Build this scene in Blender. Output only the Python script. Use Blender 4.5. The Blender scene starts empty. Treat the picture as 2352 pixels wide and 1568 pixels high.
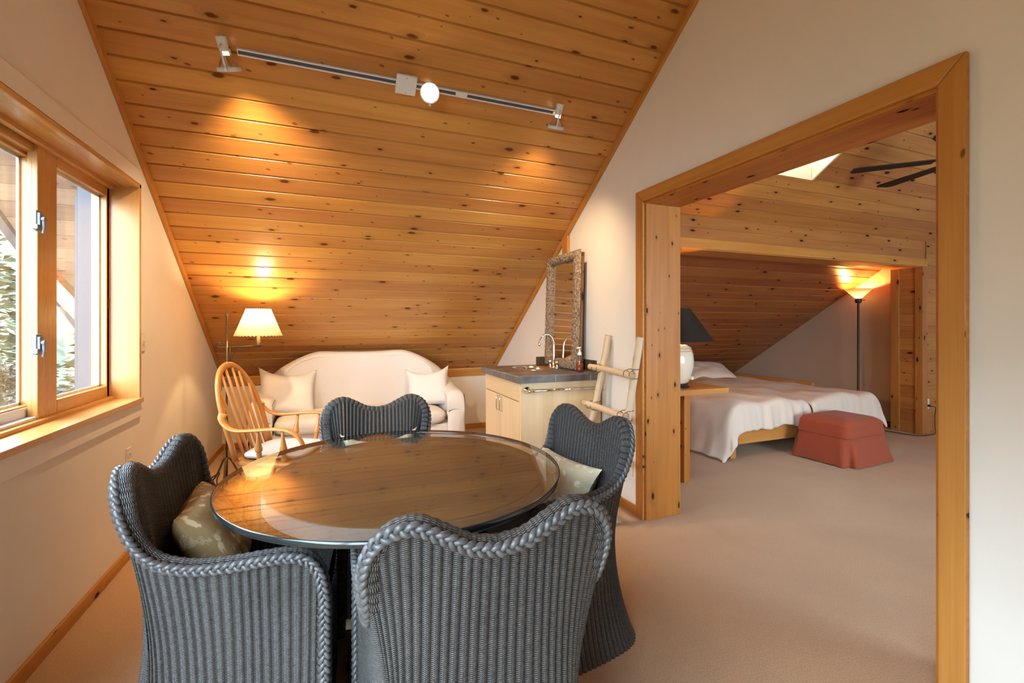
import bpy, random
from math import sin, cos, pi, radians, hypot, atan2, floor, sqrt, exp
from mathutils import Vector, Matrix, noise

S = bpy.context.scene
COL = S.collection
RND = random.Random(11)

# ------------------------------------------------------------------ camera
cam_data = bpy.data.cameras.new('camera')
cam = bpy.data.objects.new('camera', cam_data)
COL.objects.link(cam)
cam.location = (0, 0, 1.27)
cam.rotation_euler = (radians(90), 0, -0.37861)
cam_data.sensor_width = 36
cam_data.lens = 36 * 1048.87 / 2352
cam_data.shift_y = -38.5 / 2352
cam_data.clip_start = 0.02
S.camera = cam

# ------------------------------------------------------------------ view, world and daylight
S.view_settings.view_transform = 'Standard'
S.view_settings.look = 'None'
S.view_settings.gamma = 1
S.view_settings.use_curve_mapping = False
S.view_settings.exposure = 0.6
S.cycles.use_denoising = True
S.cycles.max_bounces = 12
S.cycles.diffuse_bounces = 6
S.cycles.transparent_max_bounces = 16
S.cycles.caustics_reflective = False
S.cycles.caustics_refractive = False
S.cycles.sample_clamp_indirect = 6

world = bpy.data.worlds.new('overcast_sky')
S.world = world
world.use_nodes = True
bg = world.node_tree.nodes['Background']
bg.inputs['Color'].default_value = (0.62, 0.80, 1.0, 1)
bg.inputs['Strength'].default_value = 19.0


def lamp(kind, name, loc, energy, color, **kw):
    d = bpy.data.lights.new(name, kind)
    d.energy = energy
    d.color = color
    rot = kw.pop('rot', None)
    aim = kw.pop('aim', None)
    for k, v in kw.items():
        if k == 'portal':
            d.cycles.is_portal = v
        else:
            setattr(d, k, v)
    o = bpy.data.objects.new(name, d)
    COL.objects.link(o)
    o.location = loc
    if aim is not None:
        o.rotation_euler = Vector(aim).to_track_quat('-Z', 'Y').to_euler()
    elif rot is not None:
        o.rotation_euler = rot
    return o


# sky portals fill the real window openings, they steer sky light and emit nothing
lamp('AREA', 'portal_side_window', (-1.16, 2.42, 1.45), 1, (1, 1, 1), shape='RECTANGLE', size=1.2, size_y=1.5, portal=True, aim=(1, 0, 0))
lamp('AREA', 'portal_deck_door', (-1.16, -0.3, 1.15), 1, (1, 1, 1), shape='RECTANGLE', size=2.7, size_y=2.1, portal=True, aim=(1, 0, 0))
lamp('AREA', 'portal_bedroom_window', (4.2, -2.14, 1.35), 1, (1, 1, 1), shape='RECTANGLE', size=1.9, size_y=1.6, portal=True, aim=(0, 1, 0))

# ------------------------------------------------------------------ mesh builder


class MB:
    def __init__(s):
        s.v = []; s.f = []; s.uv = []; s.sm = []

    def face(s, idx, uv=None, smooth=False):
        s.f.append(tuple(idx)); s.uv.append(uv); s.sm.append(smooth)

    def box(s, x0, x1, y0, y1, z0, z1, M=None):
        b = len(s.v)
        P = [(x, y, z) for z in (z0, z1) for y in (y0, y1) for x in (x0, x1)]
        dim = (abs(x1 - x0), abs(y1 - y0), abs(z1 - z0))
        L = dim.index(max(dim))
        ou, ov = RND.random() * 7, RND.random() * 3
        for p in P:
            s.v.append(tuple(M @ Vector(p)) if M else p)
        for q, n in (((0, 2, 3, 1), 2), ((4, 5, 7, 6), 2), ((0, 1, 5, 4), 1), ((2, 6, 7, 3), 1), ((0, 4, 6, 2), 0), ((1, 3, 7, 5), 0)):
            ax = [a for a in (0, 1, 2) if a != n]
            ua = L if L in ax else ax[0]
            va = ax[0] if ax[1] == ua else ax[1]
            s.face([b + i for i in q], [(ou + P[i][ua], ov + n * .31 + P[i][va]) for i in q])
        return s

    def bar(s, p0, p1, w, h, up=(0, 0, 1)):
        a, c = Vector(p0), Vector(p1)
        d = c - a
        L = d.length
        y = d / L
        u = Vector(up)
        x = y.cross(u).normalized()
        z = x.cross(y)
        M = Matrix((x, y, z)).transposed().to_4x4()
        M.translation = a
        return s.box(-w / 2, w / 2, 0, L, -h / 2, h / 2, M)

    def prism(s, poly, axis, a0, a1):
        # poly: list of 2D points in the two other axes (cyclic order x,y,z without axis)
        b = len(s.v)
        n = len(poly)

        def P(p, a):
            q = [p[0], p[1]]
            q.insert(axis, a)
            return tuple(q)
        for a in (a0, a1):
            for p in poly:
                s.v.append(P(p, a))
        s.face(list(range(b, b + n)), [(p[0], p[1]) for p in poly])
        s.face(list(range(b + 2 * n - 1, b + n - 1, -1)), [(p[0], p[1]) for p in reversed(poly)])
        for i in range(n):
            j = (i + 1) % n
            l = hypot(poly[i][0] - poly[j][0], poly[i][1] - poly[j][1])
            s.face((b + i, b + n + i, b + n + j, b + j), [(0, 0), (0, a1 - a0), (l, a1 - a0), (l, 0)])
        return s

    def grid(s, fn, nu, nv, uvf=None, closed=False, smooth=True, flip=False):
        b = len(s.v)
        for j in range(nv + 1):
            for i in range(nu + (0 if closed else 1)):
                s.v.append(tuple(fn(i / nu, j / nv)))
        w = nu if closed else nu + 1
        for j in range(nv):
            for i in range(nu):
                k = (i + 1) % w if closed else i + 1
                q = [b + j * w + i, b + j * w + k, b + (j + 1) * w + k, b + (j + 1) * w + i]
                c = [(i / nu, j / nv), ((i + 1) / nu, j / nv), ((i + 1) / nu, (j + 1) / nv), (i / nu, (j + 1) / nv)]
                u = [uvf(*t) for t in c] if uvf else c
                if flip:
                    q.reverse(); u.reverse()
                s.face(q, u, smooth)
        return s

    def tube(s, path, r, seg=10, closed=False, caps=True, flat=None, up=None, smooth=True, rmod=None):
        P = [Vector(p) for p in path]
        n = len(P)
        b = len(s.v)
        R = r if isinstance(r, (list, tuple)) else [r] * n
        T = []
        for i in range(n):
            if closed:
                t = P[(i + 1) % n] - P[i - 1]
            else:
                t = P[min(i + 1, n - 1)] - P[max(i - 1, 0)]
            T.append(t.normalized() if t.length > 1e-9 else Vector((0, 0, 1)))
        if up is not None:
            N = None
        else:
            a = Vector((0, 0, 1)) if abs(T[0].z) < .9 else Vector((1, 0, 0))
            N = (a - T[0] * a.dot(T[0])).normalized()
        ln = 0.0
        lens = []
        fa, fb = flat or (1, 1)
        for i in range(n):
            if i:
                ln += (P[i] - P[i - 1]).length
            lens.append(ln)
            if up is not None:
                a = Vector(up)
                N = a - T[i] * a.dot(T[i])
                N = N.normalized() if N.length > 1e-6 else Vector((1, 0, 0))
            else:
                N = N - T[i] * N.dot(T[i])
                N = N.normalized()
            B = T[i].cross(N)
            for k in range(seg):
                an = 2 * pi * k / seg
                rr = R[i] * (rmod(lens[i], an) if rmod else 1)
                s.v.append(tuple(P[i] + N * (cos(an) * rr * fb) + B * (sin(an) * rr * fa)))
        ou, ov = RND.random() * 5, RND.random() * 3
        m = n if closed else n - 1
        for i in range(m):
            i2 = (i + 1) % n
            l1 = lens[i]; l2 = lens[i2] if i2 else ln + (P[0] - P[-1]).length
            for k in range(seg):
                k2 = (k + 1) % seg
                c = 2 * pi * max(R[i], .001) / seg
                s.face((b + i * seg + k, b + i2 * seg + k, b + i2 * seg + k2, b + i * seg + k2),
                       [(ou + l1, ov + c * k), (ou + l2, ov + c * k), (ou + l2, ov + c * (k + 1)), (ou + l1, ov + c * (k + 1))], smooth)
        if caps and not closed:
            s.face([b + k for k in range(seg)], [(ou, ov + .01 * cos(k)) for k in range(seg)])
            e = b + (n - 1) * seg
            s.face([e + k for k in reversed(range(seg))], [(ou, ov + .01 * sin(k)) for k in range(seg)])
        return s

    def cyl(s, p0, p1, r0, r1=None, seg=24, smooth=True):
        return s.tube([p0, p1], [r0, r0 if r1 is None else r1], seg, smooth=smooth)

    def lathe(s, prof, seg=32, M=None, cap0=False, cap1=False, smooth=True):
        b = len(s.v)
        n = len(prof)
        for r, z in prof:
            for k in range(seg):
                a = 2 * pi * k / seg
                p = Vector((r * cos(a), r * sin(a), z))
                s.v.append(tuple(M @ p) if M else tuple(p))
        l = 0
        for i in range(n - 1):
            d = hypot(prof[i + 1][0] - prof[i][0], prof[i + 1][1] - prof[i][1])
            for k in range(seg):
                k2 = (k + 1) % seg
                c = 2 * pi * max(prof[i][0], prof[i + 1][0], .001) / seg
                s.face((b + i * seg + k, b + i * seg + k2, b + (i + 1) * seg + k2, b + (i + 1) * seg + k),
                       [(l, c * k), (l, c * (k + 1)), (l + d, c * (k + 1)), (l + d, c * k)], smooth)
            l += d
        if cap0:
            s.face([b + k for k in reversed(range(seg))], [(cos(k), sin(k)) for k in range(seg)])
        if cap1:
            e = b + (n - 1) * seg
            s.face([e + k for k in range(seg)], [(cos(k), sin(k)) for k in range(seg)])
        return s

    def build(s, name, mat, parent=None, bevel=0, sub=0, label=None, solid=0, bseg=2):
        me = bpy.data.meshes.new(name)
        me.from_pydata(s.v, [], s.f)
        uvl = me.uv_layers.new(name='UVMap')
        k = 0
        for i, f in enumerate(s.f):
            u = s.uv[i]
            for j in range(len(f)):
                if u:
                    uvl.data[k].uv = u[j]
                k += 1
        me.polygons.foreach_set('use_smooth', s.sm)
        me.materials.append(mat)
        me.update()
        o = bpy.data.objects.new(name, me)
        COL.objects.link(o)
        if parent:
            o.parent = parent
        if solid:
            m = o.modifiers.new('thickness', 'SOLIDIFY'); m.thickness = solid; m.offset = 0
        if bevel:
            m = o.modifiers.new('edges', 'BEVEL'); m.width = bevel; m.segments = bseg; m.limit_method = 'ANGLE'
        if sub:
            m = o.modifiers.new('smooth', 'SUBSURF'); m.levels = sub; m.render_levels = sub
        if label:
            o['label'] = label
        return o


def tag(o, label, cat, group=None, kind=None):
    o['label'] = label
    o['category'] = cat
    if group:
        o['group'] = group
    if kind:
        o['kind'] = kind
    return o


def thing(name, label, cat, loc=(0, 0, 0), rz=0, group=None, kind=None):
    o = bpy.data.objects.new(name, None)
    COL.objects.link(o)
    o.empty_display_size = .1
    o.location = loc
    o.rotation_euler = (0, 0, rz)
    return tag(o, label, cat, group, kind)


def struct(o, label=None, cat=None):
    o['kind'] = 'structure'
    if label:
        o['label'] = label
    if cat:
        o['category'] = cat
    return o


def copy_tree(o, parent=None):
    c = o.copy()
    COL.objects.link(c)
    if parent:
        c.parent = parent
    for ch in list(o.children):
        copy_tree(ch, c)
    return c


def cr(pts, n):
    # Catmull-Rom through pts, n samples per span
    P = [Vector(p) for p in pts]
    out = []
    for i in range(len(P) - 1):
        p0 = P[i - 1] if i else P[0] * 2 - P[1]
        p1, p2 = P[i], P[i + 1]
        p3 = P[i + 2] if i + 2 < len(P) else P[-1] * 2 - P[-2]
        for k in range(n):
            t = k / n
            out.append(.5 * ((2 * p1) + (p2 - p0) * t + (2 * p0 - 5 * p1 + 4 * p2 - p3) * t * t + (3 * p1 - p0 - 3 * p2 + p3) * t ** 3))
    out.append(P[-1])
    return out


def resample(path, step):
    out = [path[0].copy()]
    acc = 0.0
    for i in range(1, len(path)):
        a, b = path[i - 1], path[i]
        L = (b - a).length
        if L < 1e-9:
            continue
        pos = step - acc
        while pos <= L:
            out.append(a.lerp(b, pos / L))
            pos += step
        acc = (acc + L) % step if step else 0
    if (out[-1] - path[-1]).length > step * .2:
        out.append(path[-1].copy())
    return out


def tri(t):
    return 2 * abs(t - floor(t + .5))

# ------------------------------------------------------------------ materials


def mat(name):
    m = bpy.data.materials.new(name)
    m.use_nodes = True
    nt = m.node_tree
    return m, nt, nt.nodes['Principled BSDF']


def nd(nt, typ, ins=None, **props):
    n = nt.nodes.new(typ)
    for k, v in props.items():
        setattr(n, k, v)
    for k, v in (ins or {}).items():
        if isinstance(v, bpy.types.NodeSocket):
            nt.links.new(v, n.inputs[k])
        else:
            n.inputs[k].default_value = v
    return n


def mt(nt, op, a, b=0.0, c=0.0, clamp=False):
    n = nd(nt, 'ShaderNodeMath', {0: a, 1: b, 2: c}, operation=op)
    n.use_clamp = clamp
    return n.outputs[0]


def mix(nt, f, a, b, blend='MIX'):
    n = nt.nodes.new('ShaderNodeMix')
    n.data_type = 'RGBA'
    n.blend_type = blend
    for k, v in ((0, f), (6, a), (7, b)):
        if isinstance(v, bpy.types.NodeSocket):
            nt.links.new(v, n.inputs[k])
        else:
            n.inputs[k].default_value = v
    return n.outputs[2]


def rng(nt, v, a, b, c=0.0, d=1.0):
    return nd(nt, 'ShaderNodeMapRange', {0: v, 1: a, 2: b, 3: c, 4: d}).outputs[0]


def vec(nt, x, y, z=0.0):
    return nd(nt, 'ShaderNodeCombineXYZ', {0: x, 1: y, 2: z}).outputs[0]


def c4(c):
    return (c[0], c[1], c[2], 1)


def uvs(nt):
    t = nd(nt, 'ShaderNodeTexCoord')
    s = nd(nt, 'ShaderNodeSeparateXYZ', {0: t.outputs['UV']})
    return s.outputs[0], s.outputs[1]


def bump(nt, bs, h, strength, dist):
    b = nd(nt, 'ShaderNodeBump', {'Strength': strength, 'Distance': dist, 'Height': h})
    nt.links.new(b.outputs[0], bs.inputs['Normal'])


def plain(name, col, rough=.5, metal=0.0, spec=.5, noise_amt=0.0, noise_scale=20.0, bmp=0.0, coat=0.0, sheen=0.0):
    m, nt, bs = mat(name)
    bs.inputs['Base Color'].default_value = c4(col)
    bs.inputs['Roughness'].default_value = rough
    bs.inputs['Metallic'].default_value = metal
    bs.inputs['Specular IOR Level'].default_value = spec
    bs.inputs['Coat Weight'].default_value = coat
    bs.inputs['Sheen Weight'].default_value = sheen
    tc = nd(nt, 'ShaderNodeTexCoord').outputs['Object']
    n = nd(nt, 'ShaderNodeTexNoise', {'Vector': tc, 'Scale': noise_scale, 'Detail': 4.0})
    k = noise_amt
    d = tuple(max(0, x * (1 - k)) for x in col)
    l = tuple(min(1, x * (1 + k)) for x in col)
    nt.links.new(mix(nt, rng(nt, n.outputs[0], .3, .7), c4(d), c4(l)), bs.inputs['Base Color'])
    if bmp:
        bump(nt, bs, n.outputs[0], bmp, .01)
    return m


def wood(name, c1, c2, kn, rough=.32, knots=.5, ks=(3.0, 7.5), gv=26.0, gu=1.1, pvar=.16, spec=.45, knot_r=.085):
    m, nt, bs = mat(name)
    u, v = uvs(nt)
    pid = nd(nt, 'ShaderNodeTexWhiteNoise', {'W': mt(nt, 'FLOOR', mt(nt, 'MULTIPLY', mt(nt, 'ADD', v, 5.0), .1))}, noise_dimensions='1D')
    wob = nd(nt, 'ShaderNodeTexNoise', {'Vector': vec(nt, mt(nt, 'MULTIPLY', u, 40.0), mt(nt, 'MULTIPLY', v, 60.0)), 'Scale': 1.0, 'Detail': 1.0})
    wo = mt(nt, 'MULTIPLY', mt(nt, 'SUBTRACT', wob.outputs[0], .5), .05)
    vor = nd(nt, 'ShaderNodeTexVoronoi', {'Vector': vec(nt, mt(nt, 'ADD', mt(nt, 'MULTIPLY', u, ks[0]), wo), mt(nt, 'ADD', mt(nt, 'MULTIPLY', v, ks[1]), wo)), 'Scale': 1.0, 'Randomness': 1.0}, voronoi_dimensions='2D')
    d = vor.outputs['Distance']
    cs = nd(nt, 'ShaderNodeSeparateColor', {0: vor.outputs['Color']})
    on = mt(nt, 'GREATER_THAN', cs.outputs[0], 1 - knots)
    rad = rng(nt, cs.outputs[1], 0, 1, knot_r * .45, knot_r * 1.25)
    rr = mt(nt, 'DIVIDE', d, rad)
    core = mt(nt, 'MULTIPLY', rng(nt, rr, .7, 1.25, 1, 0), on)
    v2 = nd(nt, 'ShaderNodeTexVoronoi', {'Vector': vec(nt, mt(nt, 'ADD', mt(nt, 'MULTIPLY', u, ks[0] * 2.3), wo), mt(nt, 'MULTIPLY', mt(nt, 'ADD', v, mt(nt, 'MULTIPLY', u, .12)), ks[1] * 1.9)), 'Scale': 1.0}, voronoi_dimensions='2D')
    c2s = nd(nt, 'ShaderNodeSeparateColor', {0: v2.outputs['Color']})
    small = mt(nt, 'MULTIPLY', rng(nt, mt(nt, 'DIVIDE', v2.outputs['Distance'], rng(nt, c2s.outputs[1], 0, 1, .03, .12)), .6, 1.2, 1, 0), mt(nt, 'GREATER_THAN', c2s.outputs[0], 1 - knots * .4))
    core = mt(nt, 'MAXIMUM', core, mt(nt, 'MULTIPLY', small, .75))
    halo = mt(nt, 'MULTIPLY', rng(nt, rr, 1.0, 3.4, 1, 0), on)
    swirl = mt(nt, 'MULTIPLY', halo, .055)
    g = nd(nt, 'ShaderNodeTexNoise', {'Vector': vec(nt, mt(nt, 'MULTIPLY', u, gu), mt(nt, 'MULTIPLY', mt(nt, 'ADD', v, swirl), gv)), 'Scale': 1.0, 'Detail': 5.0, 'Roughness': .62, 'Distortion': .35})
    fine = nd(nt, 'ShaderNodeTexNoise', {'Vector': vec(nt, mt(nt, 'MULTIPLY', u, 5.0), mt(nt, 'MULTIPLY', v, 260.0)), 'Scale': 1.0, 'Detail': 2.0})
    low = nd(nt, 'ShaderNodeTexNoise', {'Vector': vec(nt, mt(nt, 'MULTIPLY', u, .9), mt(nt, 'MULTIPLY', v, 6.0)), 'Scale': 1.0, 'Detail': 2.0})
    f = mt(nt, 'ADD', rng(nt, g.outputs[0], .3, .72, 0, .75), mt(nt, 'MULTIPLY', fine.outputs[0], .25))
    col = mix(nt, f, c4(c1), c4(c2))
    warm = tuple(x * y for x, y in zip(c2, (.8, .72, .6)))
    col = mix(nt, mt(nt, 'MULTIPLY', rng(nt, low.outputs[0], .45, .75), .45), col, c4(warm))
    col = mix(nt, mt(nt, 'MULTIPLY', halo, .38), col, c4(tuple(x * .6 for x in c2)))
    col = mix(nt, core, col, c4(kn))
    hsv = nd(nt, 'ShaderNodeHueSaturation', {'Hue': rng(nt, pid.outputs[0], 0, 1, .494, .506), 'Saturation': 1.0, 'Value': rng(nt, pid.outputs[0], 0, 1, 1 - pvar, 1 + pvar), 'Color': col})
    nt.links.new(hsv.outputs[0], bs.inputs['Base Color'])
    nt.links.new(rng(nt, g.outputs[0], .2, .8, rough * .85, rough * 1.2), bs.inputs['Roughness'])
    nt.links.new(mt(nt, 'MULTIPLY', mt(nt, 'SUBTRACT', 1.0, core), spec), bs.inputs['Specular IOR Level'])
    bump(nt, bs, f, .1, .002)
    return m


def glass(name, tint, ior=1.5, rough=0.0):
    m = bpy.data.materials.new(name)
    m.use_nodes = True
    nt = m.node_tree
    nt.nodes.clear()
    out = nd(nt, 'ShaderNodeOutputMaterial')
    tr = nd(nt, 'ShaderNodeBsdfTransparent', {'Color': c4(tint)})
    gl = nd(nt, 'ShaderNodeBsdfGlossy', {'Color': (1, 1, 1, 1), 'Roughness': rough})
    fr = nd(nt, 'ShaderNodeFresnel', {'IOR': ior})
    # same reflectance on both faces of the slab
    geo = nd(nt, 'ShaderNodeNewGeometry')
    dot = nd(nt, 'ShaderNodeVectorMath', {0: geo.outputs['Incoming'], 1: geo.outputs['Normal']}, operation='DOT_PRODUCT')
    cosv = mt(nt, 'ABSOLUTE', dot.outputs['Value'])
    f0 = ((ior - 1) / (ior + 1)) ** 2
    sch = mt(nt, 'ADD', mt(nt, 'MULTIPLY', mt(nt, 'POWER', mt(nt, 'SUBTRACT', 1.0, cosv), 5.0), 1 - f0), f0, clamp=True)
    nt.nodes.remove(fr)
    mx = nd(nt, 'ShaderNodeMixShader', {0: sch, 1: tr.outputs[0], 2: gl.outputs[0]})
    nt.links.new(mx.outputs[0], out.inputs[0])
    return m


def wicker(name, dark, light, rib=.024, row=.0046):
    m, nt, bs = mat(name)
    u, v = uvs(nt)
    r = mt(nt, 'DIVIDE', u, rib)
    half = mt(nt, 'FLOOR', mt(nt, 'MULTIPLY', r, 2.0))
    alt = mt(nt, 'MULTIPLY', mt(nt, 'MODULO', half, 2.0), .5)
    st = mt(nt, 'ABSOLUTE', mt(nt, 'SINE', mt(nt, 'MULTIPLY', mt(nt, 'ADD', mt(nt, 'DIVIDE', v, row), alt), pi)))
    bul = mt(nt, 'ABSOLUTE', mt(nt, 'SINE', mt(nt, 'MULTIPLY', r, 2 * pi)))
    tc = nd(nt, 'ShaderNodeTexCoord').outputs['Object']
    n = nd(nt, 'ShaderNodeTexNoise', {'Vector': tc, 'Scale': 90.0, 'Detail': 2.0})
    n2 = nd(nt, 'ShaderNodeTexNoise', {'Vector': tc, 'Scale': 5.0, 'Detail': 2.0})
    h = mt(nt, 'MULTIPLY', st, mt(nt, 'ADD', mt(nt, 'MULTIPLY', bul, .45), .55))
    k = mt(nt, 'MULTIPLY', mt(nt, 'POWER', h, 1.15), rng(nt, n.outputs[0], .3, .7, .7, 1.1), clamp=True)
    k = mt(nt, 'MULTIPLY', k, rng(nt, mt(nt, 'COSINE', mt(nt, 'MULTIPLY', r, 2 * pi)), -1, .6, .35, 1))  # rib valleys darkened in the colour: weave gaps plus painted occlusion
    col = mix(nt, k, c4(dark), c4(light))
    col = mix(nt, rng(nt, n2.outputs[0], .45, .8, 0, .35), col, c4(tuple(x * .75 for x in dark)))
    nt.links.new(col, bs.inputs['Base Color'])
    bs.inputs['Roughness'].default_value = .42
    bs.inputs['Specular IOR Level'].default_value = .4
    bump(nt, bs, h, .9, .0035)
    return m


def carpet(name, a, b):
    m, nt, bs = mat(name)
    tc = nd(nt, 'ShaderNodeTexCoord').outputs['Object']
    n = nd(nt, 'ShaderNodeTexNoise', {'Vector': tc, 'Scale': 170.0, 'Detail': 3.0, 'Roughness': .7})
    n2 = nd(nt, 'ShaderNodeTexNoise', {'Vector': tc, 'Scale': 1.6, 'Detail': 4.0, 'Distortion': .6})
    mp = nd(nt, 'ShaderNodeMapping', {'Vector': tc, 'Scale': (22, 60, 22), 'Rotation': (0, 0, .5)})
    n3 = nd(nt, 'ShaderNodeTexNoise', {'Vector': mp.outputs[0], 'Scale': 1.0, 'Detail': 3.0})
    col = mix(nt, rng(nt, n.outputs[0], .28, .72), c4(a), c4(b))
    col = mix(nt, rng(nt, n2.outputs[0], .35, .7, 0, .28), col, c4(tuple(x * .8 for x in a)))
    nt.links.new(col, bs.inputs['Base Color'])
    bs.inputs['Roughness'].default_value = .95
    bs.inputs['Specular IOR Level'].default_value = .1
    bs.inputs['Sheen Weight'].default_value = .15
    bump(nt, bs, mt(nt, 'ADD', n.outputs[0], mt(nt, 'MULTIPLY', n3.outputs[0], .25)), .7, .008)
    return m


def floral(name, base, leaf, shade):
    m, nt, bs = mat(name)
    tc = nd(nt, 'ShaderNodeTexCoord').outputs['Object']
    w = nd(nt, 'ShaderNodeTexNoise', {'Vector': tc, 'Scale': 9.0, 'Detail': 1.0})
    off = nd(nt, 'ShaderNodeVectorMath', {0: tc, 1: nd(nt, 'ShaderNodeVectorMath', {0: w.outputs['Color'], 'Scale': .12}, operation='SCALE').outputs[0]}, operation='ADD')
    v = nd(nt, 'ShaderNodeTexVoronoi', {'Vector': off.outputs[0], 'Scale': 24.0})
    n = nd(nt, 'ShaderNodeTexNoise', {'Vector': off.outputs[0], 'Scale': 30.0, 'Detail': 2.0, 'Distortion': 1.5})
    k = mt(nt, 'MULTIPLY', rng(nt, v.outputs['Distance'], .38, .50, 1, 0), rng(nt, n.outputs[0], .40, .46))
    cs = nd(nt, 'ShaderNodeSeparateColor', {0: v.outputs['Color']})
    leafc = mix(nt, mt(nt, 'GREATER_THAN', cs.outputs[0], .55), c4(leaf), c4(shade))
    col = mix(nt, k, c4(base), leafc)
    nt.links.new(col, bs.inputs['Base Color'])
    bs.inputs['Roughness'].default_value = .85
    bs.inputs['Specular IOR Level'].default_value = .2
    f = nd(nt, 'ShaderNodeTexNoise', {'Vector': tc, 'Scale': 400.0})
    bump(nt, bs, f.outputs[0], .2, .002)
    return m


def fabric(name, col, weave=500.0, amt=.05, fold=.0, rough=.9):
    m, nt, bs = mat(name)
    tc = nd(nt, 'ShaderNodeTexCoord').outputs['Object']
    n = nd(nt, 'ShaderNodeTexNoise', {'Vector': tc, 'Scale': weave, 'Detail': 2.0})
    n2 = nd(nt, 'ShaderNodeTexNoise', {'Vector': tc, 'Scale': 6.0, 'Detail': 3.0, 'Distortion': .8})
    d = tuple(x * (1 - amt) for x in col)
    nt.links.new(mix(nt, rng(nt, n.outputs[0], .3, .7), c4(d), c4(col)), bs.inputs['Base Color'])
    bs.inputs['Roughness'].default_value = rough
    bs.inputs['Specular IOR Level'].default_value = .2
    bs.inputs['Sheen Weight'].default_value = .1
    bump(nt, bs, mt(nt, 'ADD', mt(nt, 'MULTIPLY', n.outputs[0], .15), mt(nt, 'MULTIPLY', n2.outputs[0], fold)), .5, .02)
    return m


def bark(name, a, b):
    m, nt, bs = mat(name)
    u, v = uvs(nt)
    n = nd(nt, 'ShaderNodeTexNoise', {'Vector': vec(nt, mt(nt, 'MULTIPLY', u, 45.0), mt(nt, 'MULTIPLY', v, 120.0)), 'Scale': 1.0, 'Detail': 4.0, 'Distortion': 1.2})
    nt.links.new(mix(nt, rng(nt, n.outputs[0], .36, .6), c4(a), c4(b)), bs.inputs['Base Color'])
    bs.inputs['Roughness'].default_value = .9
    bump(nt, bs, n.outputs[0], 1.0, .02)
    return m


def emit(name, col, strength):
    m = bpy.data.materials.new(name)
    m.use_nodes = True
    nt = m.node_tree
    nt.nodes.clear()
    o = nd(nt, 'ShaderNodeOutputMaterial')
    e = nd(nt, 'ShaderNodeEmission', {'Color': c4(col), 'Strength': strength})
    nt.links.new(e.outputs[0], o.inputs[0])
    return m


def shade_mat(name, col, trans=.6):
    m = bpy.data.materials.new(name)
    m.use_nodes = True
    nt = m.node_tree
    nt.nodes.clear()
    o = nd(nt, 'ShaderNodeOutputMaterial')
    tc = nd(nt, 'ShaderNodeTexCoord').outputs['Object']
    n = nd(nt, 'ShaderNodeTexNoise', {'Vector': tc, 'Scale': 60.0})
    cc = mix(nt, n.outputs[0], c4(tuple(x * .94 for x in col)), c4(col))
    a = nd(nt, 'ShaderNodeBsdfDiffuse', {'Color': cc})
    b = nd(nt, 'ShaderNodeBsdfTranslucent', {'Color': cc})
    x = nd(nt, 'ShaderNodeMixShader', {0: trans, 1: a.outputs[0], 2: b.outputs[0]})
    nt.links.new(x.outputs[0], o.inputs[0])
    return m


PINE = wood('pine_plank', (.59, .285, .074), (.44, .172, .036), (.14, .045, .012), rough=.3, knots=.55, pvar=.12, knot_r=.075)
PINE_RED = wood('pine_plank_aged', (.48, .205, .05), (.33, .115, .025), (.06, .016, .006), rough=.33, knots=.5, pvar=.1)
PINE_ALC = wood('pine_plank_alcove_shaded', (.34, .105, .026), (.22, .058, .013), (.05, .014, .006), rough=.33, knots=.4, pvar=.1)  # darker copy of the bedroom pine, the alcove's dimness put into the colour
PINE_TRIM = wood('pine_trim', (.56, .25, .055), (.43, .16, .03), (.09, .03, .01), rough=.4, spec=.32, knots=.12, pvar=.05, gv=40)
PINE_JAMB = wood('pine_jamb', (.52, .20, .034), (.37, .12, .018), (.06, .02, .01), rough=.42, spec=.3, knots=.5, ks=(4.0, 9.0), pvar=.05, knot_r=.085)
FIR = wood('fir_window', (.62, .32, .10), (.48, .21, .055), (.2, .08, .03), rough=.28, knots=.0, gv=50, pvar=.05)
OAK = wood('oak_varnish', (.58, .26, .07), (.46, .17, .04), (.3, .1, .03), rough=.26, knots=.0, gv=60, gu=3, pvar=.06)
MAPLE = wood('maple_panel', (.70, .50, .28), (.60, .40, .20), (.5, .3, .15), rough=.38, knots=.0, gv=14, gu=.6, pvar=.03)
LOG = wood('peeled_log', (.70, .54, .36), (.58, .40, .24), (.25, .12, .06), rough=.5, knots=.25, ks=(4, 6), gv=30, pvar=.05)
LOG_END = plain('log_end', (.42, .27, .14), .7, noise_amt=.25, noise_scale=60)
BED_WOOD = wood('bed_pine', (.60, .28, .07), (.48, .18, .038), (.2, .08, .03), rough=.35, knots=.1, pvar=.05)
DARK_WOOD = wood('dark_stained_board', (.10, .05, .03), (.06, .028, .016), (.02, .01, .008), rough=.45, knots=.1)
PAINT = plain('cream_wall_paint', (.76, .695, .61), .7, spec=.25, noise_amt=.015, noise_scale=6, bmp=.03)
PAINT_TRIM = plain('cream_trim_paint', (.77, .71, .625), .5, spec=.35, noise_amt=.02, noise_scale=14)
CARPET = carpet('beige_carpet', (.46, .275, .145), (.62, .40, .235))
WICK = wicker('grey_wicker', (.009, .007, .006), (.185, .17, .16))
WICK_BRAID = plain('grey_cane_strand', (.08, .075, .073), .42, spec=.6, noise_amt=.35, noise_scale=60)
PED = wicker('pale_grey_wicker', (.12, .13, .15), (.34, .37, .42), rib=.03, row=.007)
DISC = plain('brown_table_board', (.07, .052, .038), .45, noise_amt=.12, noise_scale=8)
DISC_EDGE = plain('grey_board_edge', (.17, .175, .185), .5, noise_amt=.1, noise_scale=20)
TGLASS = glass('table_glass', (.93, .96, .93), 2.0)
GLASS_EDGE = plain('dark_glass_edge', (.012, .016, .018), .15, spec=.6)
PANE = glass('window_glass', (.97, .98, .97), 1.5)
LINEN = fabric('white_slipcover', (.74, .68, .62), fold=.5)
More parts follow.
